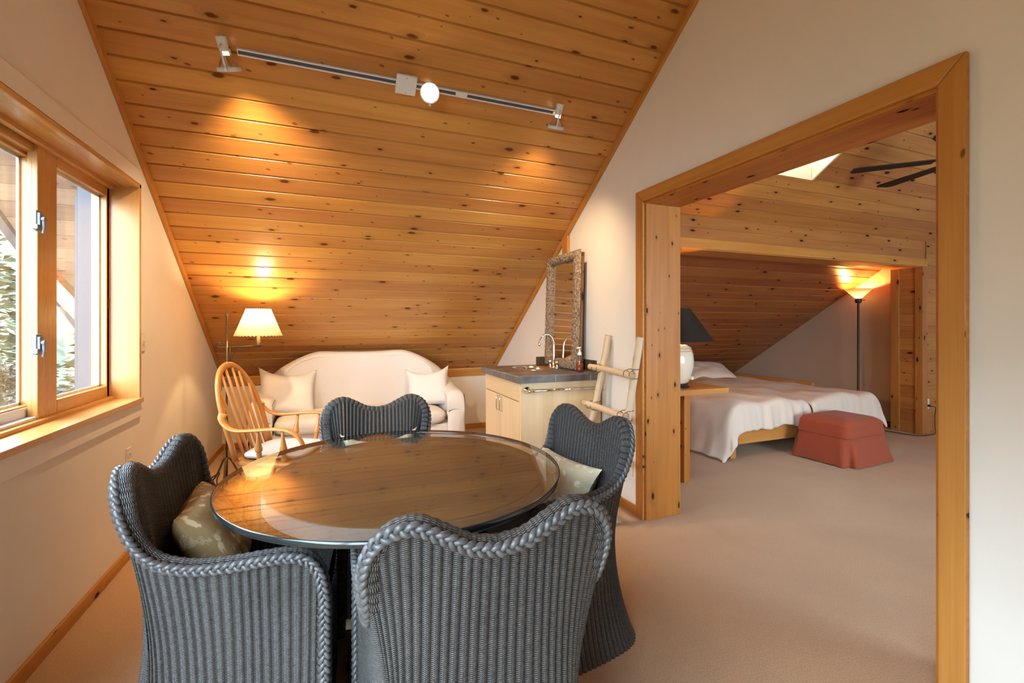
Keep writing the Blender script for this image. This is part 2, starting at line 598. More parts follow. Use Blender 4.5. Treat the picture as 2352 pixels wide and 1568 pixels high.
LINEN2 = fabric('white_cushion_cotton', (.78, .73, .68), fold=.15)
SEATPAD = fabric('pale_seat_pad', (.55, .55, .58), fold=.1)
SHEET = fabric('cream_bed_linen', (.74, .61, .49), fold=.6)
RED = fabric('rust_red_cotton', (.36, .075, .032), weave=300, amt=.2, fold=.25)
FLORAL = floral('sage_leaf_print', (.40, .27, .125), (.76, .58, .36), (.55, .42, .24))
FLORAL_PALE = floral('pale_leaf_print', (.62, .52, .34), (.84, .78, .66), (.60, .58, .50))
IRON = plain('wrought_iron', (.10, .075, .05), .45, metal=.6, noise_amt=.2)
BRONZE = plain('dark_bronze', (.03, .022, .016), .4, metal=.5)
CHROME = plain('polished_chrome', (.80, .78, .76), .08, metal=1.0)
STEEL = plain('stainless_steel', (.70, .66, .62), .16, metal=1.0)
ZINC = plain('zinc_catch', (.24, .245, .26), .5, metal=.1)
WHITE_MET = plain('white_enamel', (.66, .63, .61), .4, noise_amt=.02)
TRACK_DARK = plain('track_slot', (.07, .07, .085), .5)
BLACK = plain('black_paint', (.012, .011, .010), .35)
BLACK_RUB = plain('black_rubber', (.012, .011, .010), .6)
PLASTIC = plain('ivory_plastic', (.70, .62, .53), .4)
SLATE = plain('slate_tile', (.10, .075, .062), .42, spec=.5, noise_amt=.4, noise_scale=12, bmp=.2)
GROUT = plain('grout', (.25, .235, .22), .8)
BARK = bark('rough_bark', (.16, .085, .045), (.46, .33, .22))
MIRROR = plain('mirror_silver', (.9, .9, .89), .01, metal=1.0)
SOAP = glass('clear_bottle', (.9, .85, .8), 1.45)
SOAP_LIQ = plain('amber_soap', (.22, .05, .02), .2)
SHADE = shade_mat('parchment_shade', (.50, .43, .29), .42)
SHADE_T = shade_mat('opal_glass', (.40, .33, .23), .14)
CERAMIC = plain('cream_ceramic', (.80, .72, .56), .2, spec=.6, coat=.4)
BULB = emit('lit_bulb', (1.0, .80, .50), 60)
BULB_SOFT = emit('bulb_neck_glow', (1.0, .74, .42), 7)
REFL = plain('lamp_reflector', (.75, .68, .58), .12, metal=1.0)
VINYL = plain('white_vinyl', (.80, .82, .84), .4)
ALU = plain('grey_aluminium', (.045, .045, .055), .5, metal=.2)
SOFFIT = wood('soffit_plank', (.30, .18, .115), (.22, .12, .075), (.1, .05, .03), rough=.5, knots=.3)
BARGE = plain('dark_barge_board', (.09, .07, .065), .6)
LEAF = plain('spruce_green', (.022, .030, .016), .7, noise_amt=.5, noise_scale=3, spec=.08)
LEAF2 = plain('pale_scrub', (.065, .060, .046), .8, noise_amt=.4, noise_scale=3, spec=.08)
LEAF3 = plain('mid_green', (.036, .046, .024), .7, noise_amt=.5, noise_scale=3, spec=.08)
TRUNK = plain('trunk_bark', (.08, .06, .045), .9, noise_amt=.3)
EARTH = plain('dry_grass_ground', (.045, .046, .030), .95, noise_amt=.35, noise_scale=2, spec=.08)
ROOFING = plain('outer_shell', (.20, .17, .15), .9)

# ------------------------------------------------------------------ the setting
XL, XR, XB = -1.02, 1.905, 2.174          # left wall, right wall (room side), right wall (bedroom side)
YK, YR, YBK = 5.39, 0.2, -2.0             # knee wall, ridge, back wall
M1 = 0.6961


def roof(y):
    return 1.27 + M1 * (4.6273 - y) if y >= YR else 1.27 + M1 * (4.6273 - YR) - M1 * (YR - y)


MB2 = .65


def roof_b(y):
    return 2.235 + MB2 * (3.14 - y) if y >= YR else 2.235 + MB2 * (3.14 - YR) - MB2 * (YR - y)


def planks(m, x0, x1, ya, za, yb, zb, width, hole=None, sgn=1, groove=.0068, dep=.011):
    # tongue and groove boards running along X, stepping from (ya,za) to (yb,zb); normal to the room side
    L = hypot(yb - ya, zb - za)
    n = max(1, round(L / width))
    dy, dz = (yb - ya) / L, (zb - za) / L
    ny, nz = (-dz * sgn, dy * sgn)
    w = L / n
    for i in range(n):
        o = RND.random() * 40
        ov = i * 10 + RND.random() * .3
        segs = [(x0, x1)]
        ymid = ya + dy * (i + .5) * w
        if hole and hole[2] < ymid < hole[3]:
            segs = [(x0, hole[0]), (hole[1], x1)]
        prof = [(0, -dep), (groove * .4, -dep), (groove, 0), (w - groove, 0), (w, -dep)]
        for a, b in segs:
            k = len(m.v)
            for q, d in prof:
                s_ = i * w + q
                y, z = ya + dy * s_ - ny * -d, za + dz * s_ - nz * -d
                m.v.append((a, y, z)); m.v.append((b, y, z))
            for j in range(4):
                f = [k + 2 * j, k + 2 * j + 1, k + 2 * j + 3, k + 2 * j + 2]
                u = [(o + a, ov + prof[j][0]), (o + b, ov + prof[j][0]), (o + b, ov + prof[j + 1][0]), (o + a, ov + prof[j + 1][0])]
                if sgn < 0:
                    f.reverse(); u.reverse()
                m.face(f, u)


# floor
m = MB(); m.box(XL - .2, 8.2, YBK - .2, 6.2, -.12, 0)
struct(m.build('floor', CARPET))

# sloping pine ceiling of the main room
m = MB()
planks(m, XL - .02, XR + .02, YK + .03, roof(YK + .03), YR, roof(YR), .1235, sgn=1)
planks(m, XL - .02, XR + .02, YR, roof(YR), YBK, roof(YBK), .1235, sgn=1)
struct(m.build('ceiling', PINE))
m = MB()
m.prism([(YK + .25, roof(YK + .25) + .03), (YR, roof(YR) + .03), (YBK - .2, roof(YBK - .2) + .03), (YBK - .2, roof(YBK - .2) + .15), (YR, roof(YR) + .17), (YK + .25, roof(YK + .25) + .15)], 0, XL - .2, XB)
struct(m.build('ceiling_outer_shell', ROOFING))

# left wall with the window opening
WY0, WY1, WZ0, WZ1 = 1.45, 3.20, .835, 2.065
m = MB()
xl0 = XL - .2
m.prism([(WY0, 0), (WY1, 0), (WY1, WZ0), (WY0, WZ0)], 0, xl0, XL)
m.prism([(WY1, 0), (YK + .2, 0), (YK + .2, roof(YK + .2)), (WY1, roof(WY1) + .02)], 0, xl0, XL)
m.prism([(WY0, WZ1), (WY1, WZ1), (WY1, roof(WY1) + .02), (WY0, roof(WY0) + .02)], 0, xl0, XL)
DY0, DY1, DZ1 = -1.7, 1.1, 2.28        # glazed deck door, beside the camera
m.prism([(DY1, 0), (WY0, 0), (WY0, roof(WY0) + .02), (DY1, roof(DY1) + .02)], 0, xl0, XL)
m.prism([(DY0, DZ1), (DY1, DZ1), (DY1, roof(DY1) + .02), (YR, roof(YR) + .02), (DY0, roof(DY0) + .02)], 0, xl0, XL)
m.prism([(YBK - .2, 0), (DY0, 0), (DY0, roof(DY0) + .02), (YBK - .2, roof(YBK - .2) + .02)], 0, xl0, XL)
struct(m.build('wall_left', PAINT))

# painted flat boards round the window
m = MB()
t = .014
m.box(XL, XL + t, WY0 - .1, WY1 + .024, WZ1 + .005, 2.15)
m.box(XL, XL + t, WY0 - .1, WY1 + .024, .748, WZ0)
m.box(XL, XL + t, WY1, WY1 + .024, WZ0, WZ1 + .005)
m.box(XL, XL + t, WY0 - .1, WY0, WZ0, WZ1 + .005)
struct(m.build('trim_6', PAINT_TRIM, bevel=.002))

# right wall with the cased opening
OY0, OY1, OZ = .902, 2.432, 2.06
m = MB()
m.prism([(OY1, 0), (5.95, 0), (5.95, roof(5.95)), (OY1, roof(OY1) + .02)], 0, XR, XB)
m.prism([(OY0, OZ), (OY1, OZ), (OY1, roof(OY1) + .02), (OY0, roof(OY0) + .02)], 0, XR, XB)
m.prism([(YBK - .2, 0), (OY0, 0), (OY0, roof(OY0) + .02), (YR, roof(YR) + .02), (YBK - .2, roof(YBK - .2))], 0, XR, XB)
struct(m.build('wall_right', PAINT))

# knee wall below the slope
m = MB(); m.box(XL - .2, XR, YK, YK + .2, 0, .74)
struct(m.build('wall_far', PAINT))

# back wall, behind the camera
m = MB(); m.box(XL - .2, XR, YBK - .2, YBK, 0, roof(YBK) + .05)
struct(m.build('wall_back', PAINT))
m = MB()
ym = (DY0 + DY1) / 2
for a, b in ((DY0, DY0 + .08), (DY1 - .08, DY1), (ym - .06, ym + .06)):
    m.box(XL - .17, XL - .1, a, b, 0, DZ1)
m.box(XL - .17, XL - .1, DY0, DY1, DZ1 - .09, DZ1)
m.box(XL - .17, XL - .1, DY0, DY1, 0, .11)
d2 = struct(m.build('door_2', FIR))
MB().box(XL - .137, XL - .132, DY0 + .06, DY1 - .06, .09, DZ1 - .07).build('pane', PANE, d2)

# trims along the slope and the knee wall
for nm, xa, xb in (('trim_1', XL, XL + .02), ('trim_2', XR - .02, XR)):
    m = MB()
    h = .048
    m.prism([(YK, roof(YK) - h), (YK, roof(YK) + .02), (YR, roof(YR) + .02), (YR, roof(YR) - h)], 0, xa, xb)
    for i in range(len(m.uv)):
        if len(m.uv[i]) == 4:
            m.uv[i] = [(p[0] * .95 - p[1] * .65, p[1] * .9 + p[0] * .62) for p in m.uv[i]]
    struct(m.build(nm, PINE_TRIM, bevel=.003))
m = MB(); m.box(XL, XR, YK - .018, YK, .648, .735)
struct(m.build('trim_3', PINE_TRIM, bevel=.003))
for nm, b in (('baseboard_left', (XL, XL + .012, 1.1, YK, 0, .062)), ('baseboard_far', (XL, XR, YK - .012, YK, 0, .062)),
              ('baseboard_right', (XR - .012, XR, 2.51, YK, 0, .062)), ('baseboard_right_near', (XR - .012, XR, YBK, .83, 0, .062))):
    m = MB(); m.box(*b)
    struct(m.build(nm, PINE_TRIM, bevel=.004))

# cased opening to the bedroom
d1 = MB()
d1.box(XR - .002, XB + .002, OY1 - .004, OY1 + .018, 0, OZ + .018)
d1 = struct(d1.build('door_1', PINE_JAMB, bevel=.002))
MB().box(XR - .002, XB + .002, OY0 - .018, OY0 + .004, 0, OZ + .018).build('jamb', PINE_JAMB, d1, bevel=.002)
MB().box(XR - .002, XB + .002, OY0, OY1, OZ - .004, OZ + .02).build('jamb', PINE_JAMB, d1, bevel=.002)
cw = .075
for x0, x1 in ((XR - .022, XR), (XB, XB + .022)):
    for poly, vert in (([(OY1 + .01, 0), (OY1 + .01 + cw, 0), (OY1 + .01 + cw, OZ + .01 + cw), (OY1 + .01, OZ + .01)], True),
                       ([(OY0 - .01, 0), (OY0 - .01, OZ + .01), (OY0 - .01 - cw, OZ + .01 + cw), (OY0 - .01 - cw, 0)], True),
                       ([(OY0 - .01 - cw, OZ + .01 + cw), (OY0 - .01, OZ + .01), (OY1 + .01, OZ + .01), (OY1 + .01 + cw, OZ + .01 + cw)], False)):
        c = MB()
        c.prism(poly, 0, x0, x1)
        o_ = RND.random() * 5
        if vert:
            c.uv = [[(p[1] + o_, p[0] + o_) for p in u] for u in c.uv]
        c.build('casing', PINE_TRIM, d1, bevel=.005)

# ---------------------------------------------------------------- window in the left wall
w1 = MB()
lx0, lx1 = XL - .14, XL + .018
w1.box(lx0, lx1, WY0, WY1 + .004, WZ1 - .022, WZ1)
w1.box(lx0, lx1 + .012, WY0, WY1 + .004, WZ0 - .004, WZ0 + .022)
w1.box(lx0, lx1, WY1 - .022, WY1 + .004, WZ0, WZ1)
w1.box(lx0, lx1, WY0, WY0 + .022, WZ0, WZ1)
w1 = struct(w1.build('window_1', FIR, bevel=.002))
# stops and head track behind the liner
m = MB()
m.box(XL - .19, XL - .135, WY0, WY1, WZ1 - .07, WZ1 - .02)
m.box(XL - .12, XL - .095, WY0, WY1, WZ1 - .045, WZ1 - .02)
m.box(XL - .19, XL - .095, WY0, WY1, WZ0 + .02, WZ0 + .038)
m.box(XL - .19, XL - .12, WY1 - .045, WY1 - .02, WZ0, WZ1)
m.build('frame', FIR, w1, bevel=.002)
m = MB(); m.box(XL - .155, XL - .125, WY0, 2.52, WZ0 + .038, WZ0 + .05)
m.box(XL - .165, XL - .16, WY0, 2.56, WZ0 + .04, WZ0 + .09)
m.build('sill_track', VINYL, w1, bevel=.001)


def sash(y0, y1, x0, x1, z0, z1, sl, sr, rt, rb, vin=False):
    m = MB()
    m.box(x0, x1, y0, y0 + sl, z0, z1); m.box(x0, x1, y1 - sr, y1, z0, z1)
    m.box(x0, x1, y0 + sl, y1 - sr, z0, z0 + rb); m.box(x0, x1, y0 + sl, y1 - sr, z1 - rt, z1)
    s_ = m.build('sash', FIR, w1, bevel=.003)
    MB().box((x0 + x1) / 2 - .012, (x0 + x1) / 2 - .007, y0 + sl - .01, y1 - sr + .01, z0 + rb - .01, z1 - rt + .01).build('pane', PANE, s_)
    b = MB()
    xx = (x0 + x1) / 2
    g = .011
    for bx in ((xx - .02, xx - .0125, y0 + sl - .002, y0 + sl + g, z0 + rb, z1 - rt), (xx - .02, xx - .0125, y1 - sr - g, y1 - sr + .002, z0 + rb, z1 - rt),
               (xx - .02, xx - .0125, y0 + sl, y1 - sr, z0 + rb, z0 + rb + g), (xx - .02, xx - .0125, y0 + sl, y1 - sr, z1 - rt - g, z1 - rt)):
        b.box(*bx)
    b.build('glazing_bead', VINYL, s_)
    return s_


sash(2.515, WY1 - .02, XL - .155, XL - .12, .872, 2.035, .145, .03, .06, .062)
sash(WY0 + .02, 2.60, XL - .2, XL - .165, .872, 2.035, .05, .045, .055, .06)
for z in (1.705, 1.19):
    m = MB()
    m.box(XL - .121, XL - .108, 2.478, 2.522, z - .045, z + .04)
    m.box(XL - .112, XL - .098, 2.482, 2.512, z - .03, z + .03)
    m.cyl((XL - .1, 2.496, z + .005), (XL - .086, 2.496, z + .005), .011, seg=14)
    m.tube([(XL - .094, 2.496, z + .005), (XL - .091, 2.494, z - .03), (XL - .094, 2.493, z - .055)], [.007, .006, .005], 8)
    m.box(XL - .12, XL - .1, 2.47, 2.482, z - .04, z - .02)
    m.build('latch', ZINC, w1, bevel=.003)
# wood pull notch on the jamb side
MB().box(XL - .121, XL - .116, 3.166, 3.174, 1.36, 1.42).build('pull', DARK_WOOD, w1)

# ---------------------------------------------------------------- bedroom shell
YH, YA0, YA1, XA = 3.14, 3.43, 5.95, 6.45
m = MB()
HOLE = (3.2, 3.85, 2.10, 2.70)
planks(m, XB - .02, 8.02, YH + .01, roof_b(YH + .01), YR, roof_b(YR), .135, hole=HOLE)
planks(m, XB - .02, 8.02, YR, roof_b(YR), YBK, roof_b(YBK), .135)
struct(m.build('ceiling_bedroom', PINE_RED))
m = MB()
g = .03
for x0, x1, ya, yb in ((XB, HOLE[0] - .03, YH + .3, YR), (HOLE[1] + .03, 8.2, YH + .3, YR), (HOLE[0] - .03, HOLE[1] + .03, YH + .3, HOLE[3] + .03), (HOLE[0] - .03, HOLE[1] + .03, HOLE[2] - .03, YR), (XB, 8.2, YR, YBK - .2)):
    m.prism([(ya, roof_b(ya) + g), (yb, roof_b(yb) + g), (yb, roof_b(yb) + .15), (ya, roof_b(ya) + .15)], 0, x0, x1)
struct(m.build('ceiling_bedroom_outer_shell', ROOFING))
# skylight shaft
m = MB()
for xx in (HOLE[0], HOLE[1]):
    s_ = -.02 if xx == HOLE[0] else 0
    m.prism([(HOLE[2], roof_b(HOLE[2]) - .008), (HOLE[3], roof_b(HOLE[3]) - .008), (HOLE[3], roof_b(HOLE[3]) + .5), (HOLE[2], roof_b(HOLE[2]) + .5)], 0, xx + s_, xx + s_ + .02)
for yy in (HOLE[2], HOLE[3]):
    s_ = -.02 if yy == HOLE[2] else 0
    m.box(HOLE[0], HOLE[1], yy + s_, yy + s_ + .02, roof_b(yy + s_) - .008, roof_b(yy) + .5)
w3 = struct(m.build('window_3', wood('pale_shaft_lining', (.80, .62, .42), (.70, .48, .28), (.4, .22, .1), rough=.4, knots=.35), bevel=.002))
m = MB(); m.prism([(HOLE[2], roof_b(HOLE[2]) + .44), (HOLE[3], roof_b(HOLE[3]) + .44), (HOLE[3], roof_b(HOLE[3]) + .45), (HOLE[2], roof_b(HOLE[2]) + .45)], 0, HOLE[0], HOLE[1])
m.build('pane', PANE, w3)

# header wall over the sleeping alcove, pier on its right
HZ = 1.945


def vplanks(m, x0, x1, y, z0, z1, w=.135, ny=-1, nx=None, ya=None):
    n = max(1, round((z1 - z0) / w))
    w = (z1 - z0) / n
    for i in range(n):
        o = RND.random() * 40
        ov = (i + int(RND.random() * 50)) * 10
        prof = [(0, .004), (.005, 0), (w - .005, 0), (w, .004)]
        k = len(m.v)
        for q, d in prof:
            if nx is None:
                m.v.append((x0, y - ny * d, z0 + i * w + q)); m.v.append((x1, y - ny * d, z0 + i * w + q))
            else:
                m.v.append((x0 - nx * d, y, z0 + i * w + q)); m.v.append((x0 - nx * d, ya, z0 + i * w + q))
        L = x1 - x0 if nx is None else ya - y
        for j in range(3):
            m.face([k + 2 * j, k + 2 * j + 1, k + 2 * j + 3, k + 2 * j + 2], [(o, ov + prof[j][0]), (o + L, ov + prof[j][0]), (o + L, ov + prof[j + 1][0]), (o, ov + prof[j + 1][0])])


m = MB()
PX = 6.32
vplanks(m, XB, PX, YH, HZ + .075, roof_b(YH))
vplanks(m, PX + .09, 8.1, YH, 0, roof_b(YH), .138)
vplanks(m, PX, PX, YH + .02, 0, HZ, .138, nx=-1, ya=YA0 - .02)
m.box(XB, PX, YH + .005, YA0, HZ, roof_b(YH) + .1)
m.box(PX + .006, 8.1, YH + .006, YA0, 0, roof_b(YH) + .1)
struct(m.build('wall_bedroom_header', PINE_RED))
m = MB()
m.box(XB, PX + .09, YH - .018, YH + .03, HZ - .005, HZ + .085)
m.box(XB, PX, YH, YA0, HZ - .012, HZ)
struct(m.build('trim_4', PINE_TRIM, bevel=.004))
m = MB()
m.box(PX - .012, PX + .085, YH - .018, YH + .06, 0, HZ - .005)
m.box(PX - .02, PX + .1, YA0 - .075, YA0 + .015, 0, HZ - .005)
struct(m.build('trim_5', PINE_RED, bevel=.004))
# alcove
m = MB(); za = lambda y: 1.26 + .67 * (4.67 - y)
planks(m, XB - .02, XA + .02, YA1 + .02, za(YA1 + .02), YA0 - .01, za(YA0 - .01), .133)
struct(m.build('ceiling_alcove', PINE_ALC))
m = MB(); m.prism([(YA1 + .2, za(YA1 + .2) + .03), (YA0, za(YA0) + .03), (YA0, za(YA0) + .15), (YA1 + .2, za(YA1 + .2) + .15)], 0, XB, XA + .2)
struct(m.build('ceiling_alcove_outer_shell', ROOFING))
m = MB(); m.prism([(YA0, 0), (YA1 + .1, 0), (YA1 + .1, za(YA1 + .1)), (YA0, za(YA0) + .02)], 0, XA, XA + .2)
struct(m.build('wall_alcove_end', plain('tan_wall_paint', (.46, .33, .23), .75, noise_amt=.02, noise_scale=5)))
m = MB(); m.box(XB, XA + .1, YA1, YA1 + .2, 0, za(YA1) + .02)
struct(m.build('wall_alcove_knee', PAINT))
m = MB(); m.box(XA - .012, XA, YA0 + .02, YA1, 0, .07)
struct(m.build('baseboard_alcove', DARK_WOOD, bevel=.003))
# bedroom outer walls, with the window that lights the carpet
m = MB(); m.box(8.0, 8.2, YBK - .2, YH + .3, 0, roof_b(YR))
struct(m.build('wall_bedroom_right', PAINT))
bx0, bx1, bz0, bz1 = 3.2, 5.2, .5, 2.2
m = MB()
m.box(XB, bx0, YBK - .2, YBK, 0, roof_b(YBK) + .05); m.box(bx1, 8.2, YBK - .2, YBK, 0, roof_b(YBK) + .05)
m.box(bx0, bx1, YBK - .2, YBK, 0, bz0); m.box(bx0, bx1, YBK - .2, YBK, bz1, roof_b(YBK) + .05)
struct(m.build('wall_bedroom_back', PAINT))
m = MB()
for a in (bx0, (bx0 + bx1) / 2 - .03, bx1 - .06):
    m.box(a, a + .06, YBK - .12, YBK - .06, bz0, bz1)
m.box(bx0, bx1, YBK - .12, YBK - .06, bz0, bz0 + .06); m.box(bx0, bx1, YBK - .12, YBK - .06, bz1 - .06, bz1)
w2 = struct(m.build('window_2', FIR))
MB().box(bx0 + .03, bx1 - .03, YBK - .095, YBK - .09, bz0 + .03, bz1 - .03).build('pane', PANE, w2)

# ---------------------------------------------------------------- outside the side window
m = MB()
planks(m, -1.81, XL - .2, 5.6, roof(5.6) - .02, 1.2, roof(1.2) - .02, .13, groove=.003)
struct(m.build('exterior_soffit', SOFFIT))
m = MB(); m.prism([(5.8, roof(5.8) - .06), (1.0, roof(1.0) - .06), (1.0, roof(1.0) + .14), (5.8, roof(5.8) + .14)], 0, -1.86, -1.81)
struct(m.build('exterior_barge_board', BARGE))
m = MB(); m.bar((-1.24, 3.9, .95), (-1.78, 4.0, 1.62), .09, .09)
struct(m.build('exterior_brace_beam', SOFFIT))
m = MB(); m.box(-1.30, -1.21, 3.225, 3.245, .6, 2.1); m.box(-1.34, -1.325, 3.30, 3.34, .6, 2.0)
struct(m.build('exterior_window_trim', ALU, bevel=.004))
m = MB(); m.grid(lambda u, v: Vector((-1.3 - 40 * u, -12 + 60 * v, -2.2 + 13 * max(0, min(1, (u - .16) / .5)) ** 1.3 + .5 * noise.noise((u * 20, v * 20, 3)) * min(1, u * 6))), 60, 60)
struct(m.build('ground_outside', EARTH))

# ------------------------------------------------------------------ woven shells (wicker chairs, slipcovered sofa)


class Shell:
    """Horseshoe shaped seat shell. rim/base: half outlines from the middle of the back to the front edge, local +y is the front."""

    def __init__(s, rim, base, waist, thick, seat_z, rib, amp, n=24):
        R, B = cr(rim, n), cr(base, n)
        W = cr([(w, 0, 0) for w in waist], n)
        R = [Vector((-p.x, p.y, p.z)) for p in reversed(R[1:])] + R
        B = [Vector((-p.x, p.y, p.z)) for p in reversed(B[1:])] + B
        W = [p.x for p in reversed(W[1:])] + [p.x for p in W]
        # resample evenly by base arc length
        acc = [0.0]
        for i in range(1, len(B)):
            acc.append(acc[-1] + max((B[i] - B[i - 1]).length, (R[i] - R[i - 1]).length * .8))
        tot = acc[-1]
        nc = int(tot / (rib / 5 if rib else .03))
        s.R, s.B, s.W, s.U = [], [], [], []
        j = 0
        for k in range(nc + 1):
            t = tot * k / nc
            while j < len(acc) - 2 and acc[j + 1] < t:
                j += 1
            f = (t - acc[j]) / max(1e-9, acc[j + 1] - acc[j])
            s.R.append(R[j].lerp(R[j + 1], f)); s.B.append(B[j].lerp(B[j + 1], f))
            s.W.append(W[j] + (W[j + 1] - W[j]) * f); s.U.append(t)
        s.n = nc
        s.thick, s.seat_z, s.rib, s.amp = thick, seat_z, rib, amp
        s.N = []
        for k in range(nc + 1):
            a, b = s.B[max(0, k - 3)], s.B[min(nc, k + 3)]
            t = Vector((b.x - a.x, b.y - a.y, 0))
            if t.length < 1e-5:
                t = Vector((0, 1, 0)) if s.R[k].x > 0 else Vector((0, -1, 0))
            t.normalize()
            s.N.append(Vector((t.y, -t.x, 0)))   # outward
        # smooth normals, the ends look sideways
        for _ in range(6):
            s.N = [(s.N[max(0, k - 1)] + s.N[k] * 2 + s.N[min(nc, k + 1)]).normalized() for k in range(nc + 1)]

    def outer_pt(s, k, t):
        p = s.B[k].lerp(s.R[k], t)
        return p - s.N[k] * (s.W[k] * sin(pi * min(1, t ** .85)))

    def z_to_t(s, k, z):
        return max(0, min(1, z / max(.01, s.R[k].z)))

    def outer(s, m, rows=26, wr=0):
        def f(u, v):
            k = min(s.n, int(round(u * s.n)))
            p = s.outer_pt(k, v)
            d = s.amp * cos(2 * pi * s.U[k] / s.rib) if s.rib else 0
            if wr:
                d += wr * noise.noise((p.x * 5, p.y * 5, p.z * 2.5)) * 2
            return p + s.N[k] * d

        def uv(u, v):
            k = min(s.n, int(round(u * s.n)))
            return (s.U[k], v * s.R[k].z * 1.02)
        m.grid(f, s.n, rows, uv)
        return m

    def inner_rim(s, k):
        return s.R[k] - s.N[k] * s.thick

    def inner(s, m, rows=16, wr=0, lean=.0):
        def f(u, v):
            k = min(s.n, int(round(u * s.n)))
            p = s.inner_rim(k)
            z0 = min(s.seat_z, p.z)
            t = s.z_to_t(k, z0)
            q = s.outer_pt(k, t) - s.N[k] * (s.thick * .8)
            q.z = z0
            pm = s.outer_pt(k, s.z_to_t(k, (p.z + z0) / 2)) - s.N[k] * (s.thick * .9)
            a = (1 - v) * (1 - v); b = 2 * v * (1 - v); c = v * v
            r = p * a + (pm * 2 - p * .5 - q * .5) * b + q * c
            d = s.amp * cos(2 * pi * s.U[k] / s.rib) if s.rib else 0
            if wr:
                d += wr * noise.noise((r.x * 5, r.y * 5, r.z * 3 + 7))
            return r - s.N[k] * d

        def uv(u, v):
            k = min(s.n, int(round(u * s.n)))
            return (s.U[k], v * max(.01, s.R[k].z - s.seat_z) * 1.05)
        m.grid(f, s.n, rows, uv, flip=True)
        return m

    def rim_path(s, floor_to=0.0, inset=0.0):
        pts = [s.R[k] - s.N[k] * inset for k in range(s.n + 1)]
        a, b = pts[0], pts[-1]
        n = 14
        lo = [Vector((a.x, a.y, floor_to + (a.z - floor_to) * i / n)) for i in range(n)]
        hi = [Vector((b.x, b.y, b.z + (floor_to - b.z) * (i + 1) / n)) for i in range(n)]
        return lo + pts + hi


def braid(m, path, out, pitch=.062, a=.0105, b=.0045, r=.0070, off=(0, 0)):
    # three strand plait; out(i) gives the outward normal at path point i
    n = len(path)
    ln = [0.0]
    for i in range(1, n):
        ln.append(ln[-1] + (path[i] - path[i - 1]).length)
    for k in range(3):
        pts = []
        ups = []
        for i in range(n):
            T = (path[min(n - 1, i + 1)] - path[max(0, i - 1)])
            T = T.normalized() if T.length > 1e-9 else Vector((0, 0, 1))
            N = out(i)
            N = (N - T * N.dot(T)).normalized()
            Bn = T.cross(N)
            ph = 2 * pi * (ln[i] / pitch + k / 3)
            pts.append(path[i] + Bn * (a * sin(ph) + off[0]) + N * (b * sin(2 * ph) + off[1]))
        m.tube(pts, r, 7, flat=(1.0, 1.0))
    return m


def wicker_chair(label):
    root = thing('wicker_armchair', label, 'chair', group='grey wicker armchairs round the glass table')
    rim = [(0, -.400, .800), (.06, -.400, .810), (.12, -.398, .840), (.175, -.393, .862), (.225, -.383, .852), (.260, -.367, .815), (.274, -.352, .765), (.271, -.337, .712),
           (.266, -.315, .664), (.266, -.28, .630), (.271, -.23, .612), (.277, -.17, .604), (.288, -.09, .607), (.296, -.01, .615), (.300, .055, .617), (.301, .103, .602), (.301, .135, .556), (.301, .148, .48)]
    base = [(0, -.430, 0), (.07, -.430, 0), (.14, -.428, 0), (.20, -.418, 0), (.245, -.400, 0), (.275, -.375, 0), (.295, -.348, 0), (.306, -.318, 0),
            (.312, -.285, 0), (.316, -.245, 0), (.318, -.20, 0), (.319, -.14, 0), (.318, -.08, 0), (.316, 0, 0), (.312, .055, 0), (.308, .095, 0), (.305, .128, 0), (.302, .148, 0)]
    waist = [.065, .065, .066, .068, .072, .076, .078, .078, .075, .068, .06, .05, .044, .036, .026, .016, .008, 0]
    sh = Shell(rim, base, waist, .041, .40, .024, .0026)
    m = MB(); sh.outer(m, 30)
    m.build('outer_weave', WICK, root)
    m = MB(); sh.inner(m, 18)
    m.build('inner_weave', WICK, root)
    # padded rolled rim, ribbed along its length
    path = sh.rim_path(0.0, .020)
    path = resample(path, .005)
    m = MB()
    m.tube(path, .0215, 14, up=(0, 0, 1) if False else None, rmod=lambda l, an: 1 + .05 * cos(2 * pi * l / .024))
    for i in range(len(m.uv)):
        m.uv[i] = [(p[0], p[1]) for p in m.uv[i]]
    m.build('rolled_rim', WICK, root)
    bp = resample(sh.rim_path(0.0, -.004), .006)

    def out(i):
        p = bp[i]
        best = None
        d = Vector((p.x, p.y + .12, 0)) if p.y < -.15 else Vector((p.x, 0, 0))
        return d.normalized() if d.length > 1e-6 else Vector((0, -1, 0))
    m = MB(); braid(m, bp, out)
    m.build('braid', WICK_BRAID, root)
    # seat and front apron
    m = MB()
    n = 20

    def seat(u, v):
        y = -.30 + .43 * v
        hw = .245 if y > -.2 else .245 - .09 * ((-.2 - y) / .1) ** 2
        x = (u * 2 - 1) * hw
        return Vector((x, y, .405 + .012 * (1 - (u * 2 - 1) ** 2)))
    m.grid(seat, 24, 20, lambda u, v: (u * .5, v * .45))
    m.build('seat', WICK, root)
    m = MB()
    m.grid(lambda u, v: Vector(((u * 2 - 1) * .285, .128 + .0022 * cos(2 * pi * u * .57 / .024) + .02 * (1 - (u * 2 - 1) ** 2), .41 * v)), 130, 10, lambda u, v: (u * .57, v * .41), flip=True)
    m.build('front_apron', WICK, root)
    return root


def place(o, mid, face, dist):
    f = Vector((face[0], face[1], 0)).normalized()
    o.location = (mid[0] + f.x * dist, mid[1] + f.y * dist, 0)
    o.rotation_euler = (0, 0, atan2(f.y, f.x) - pi / 2)
    return o


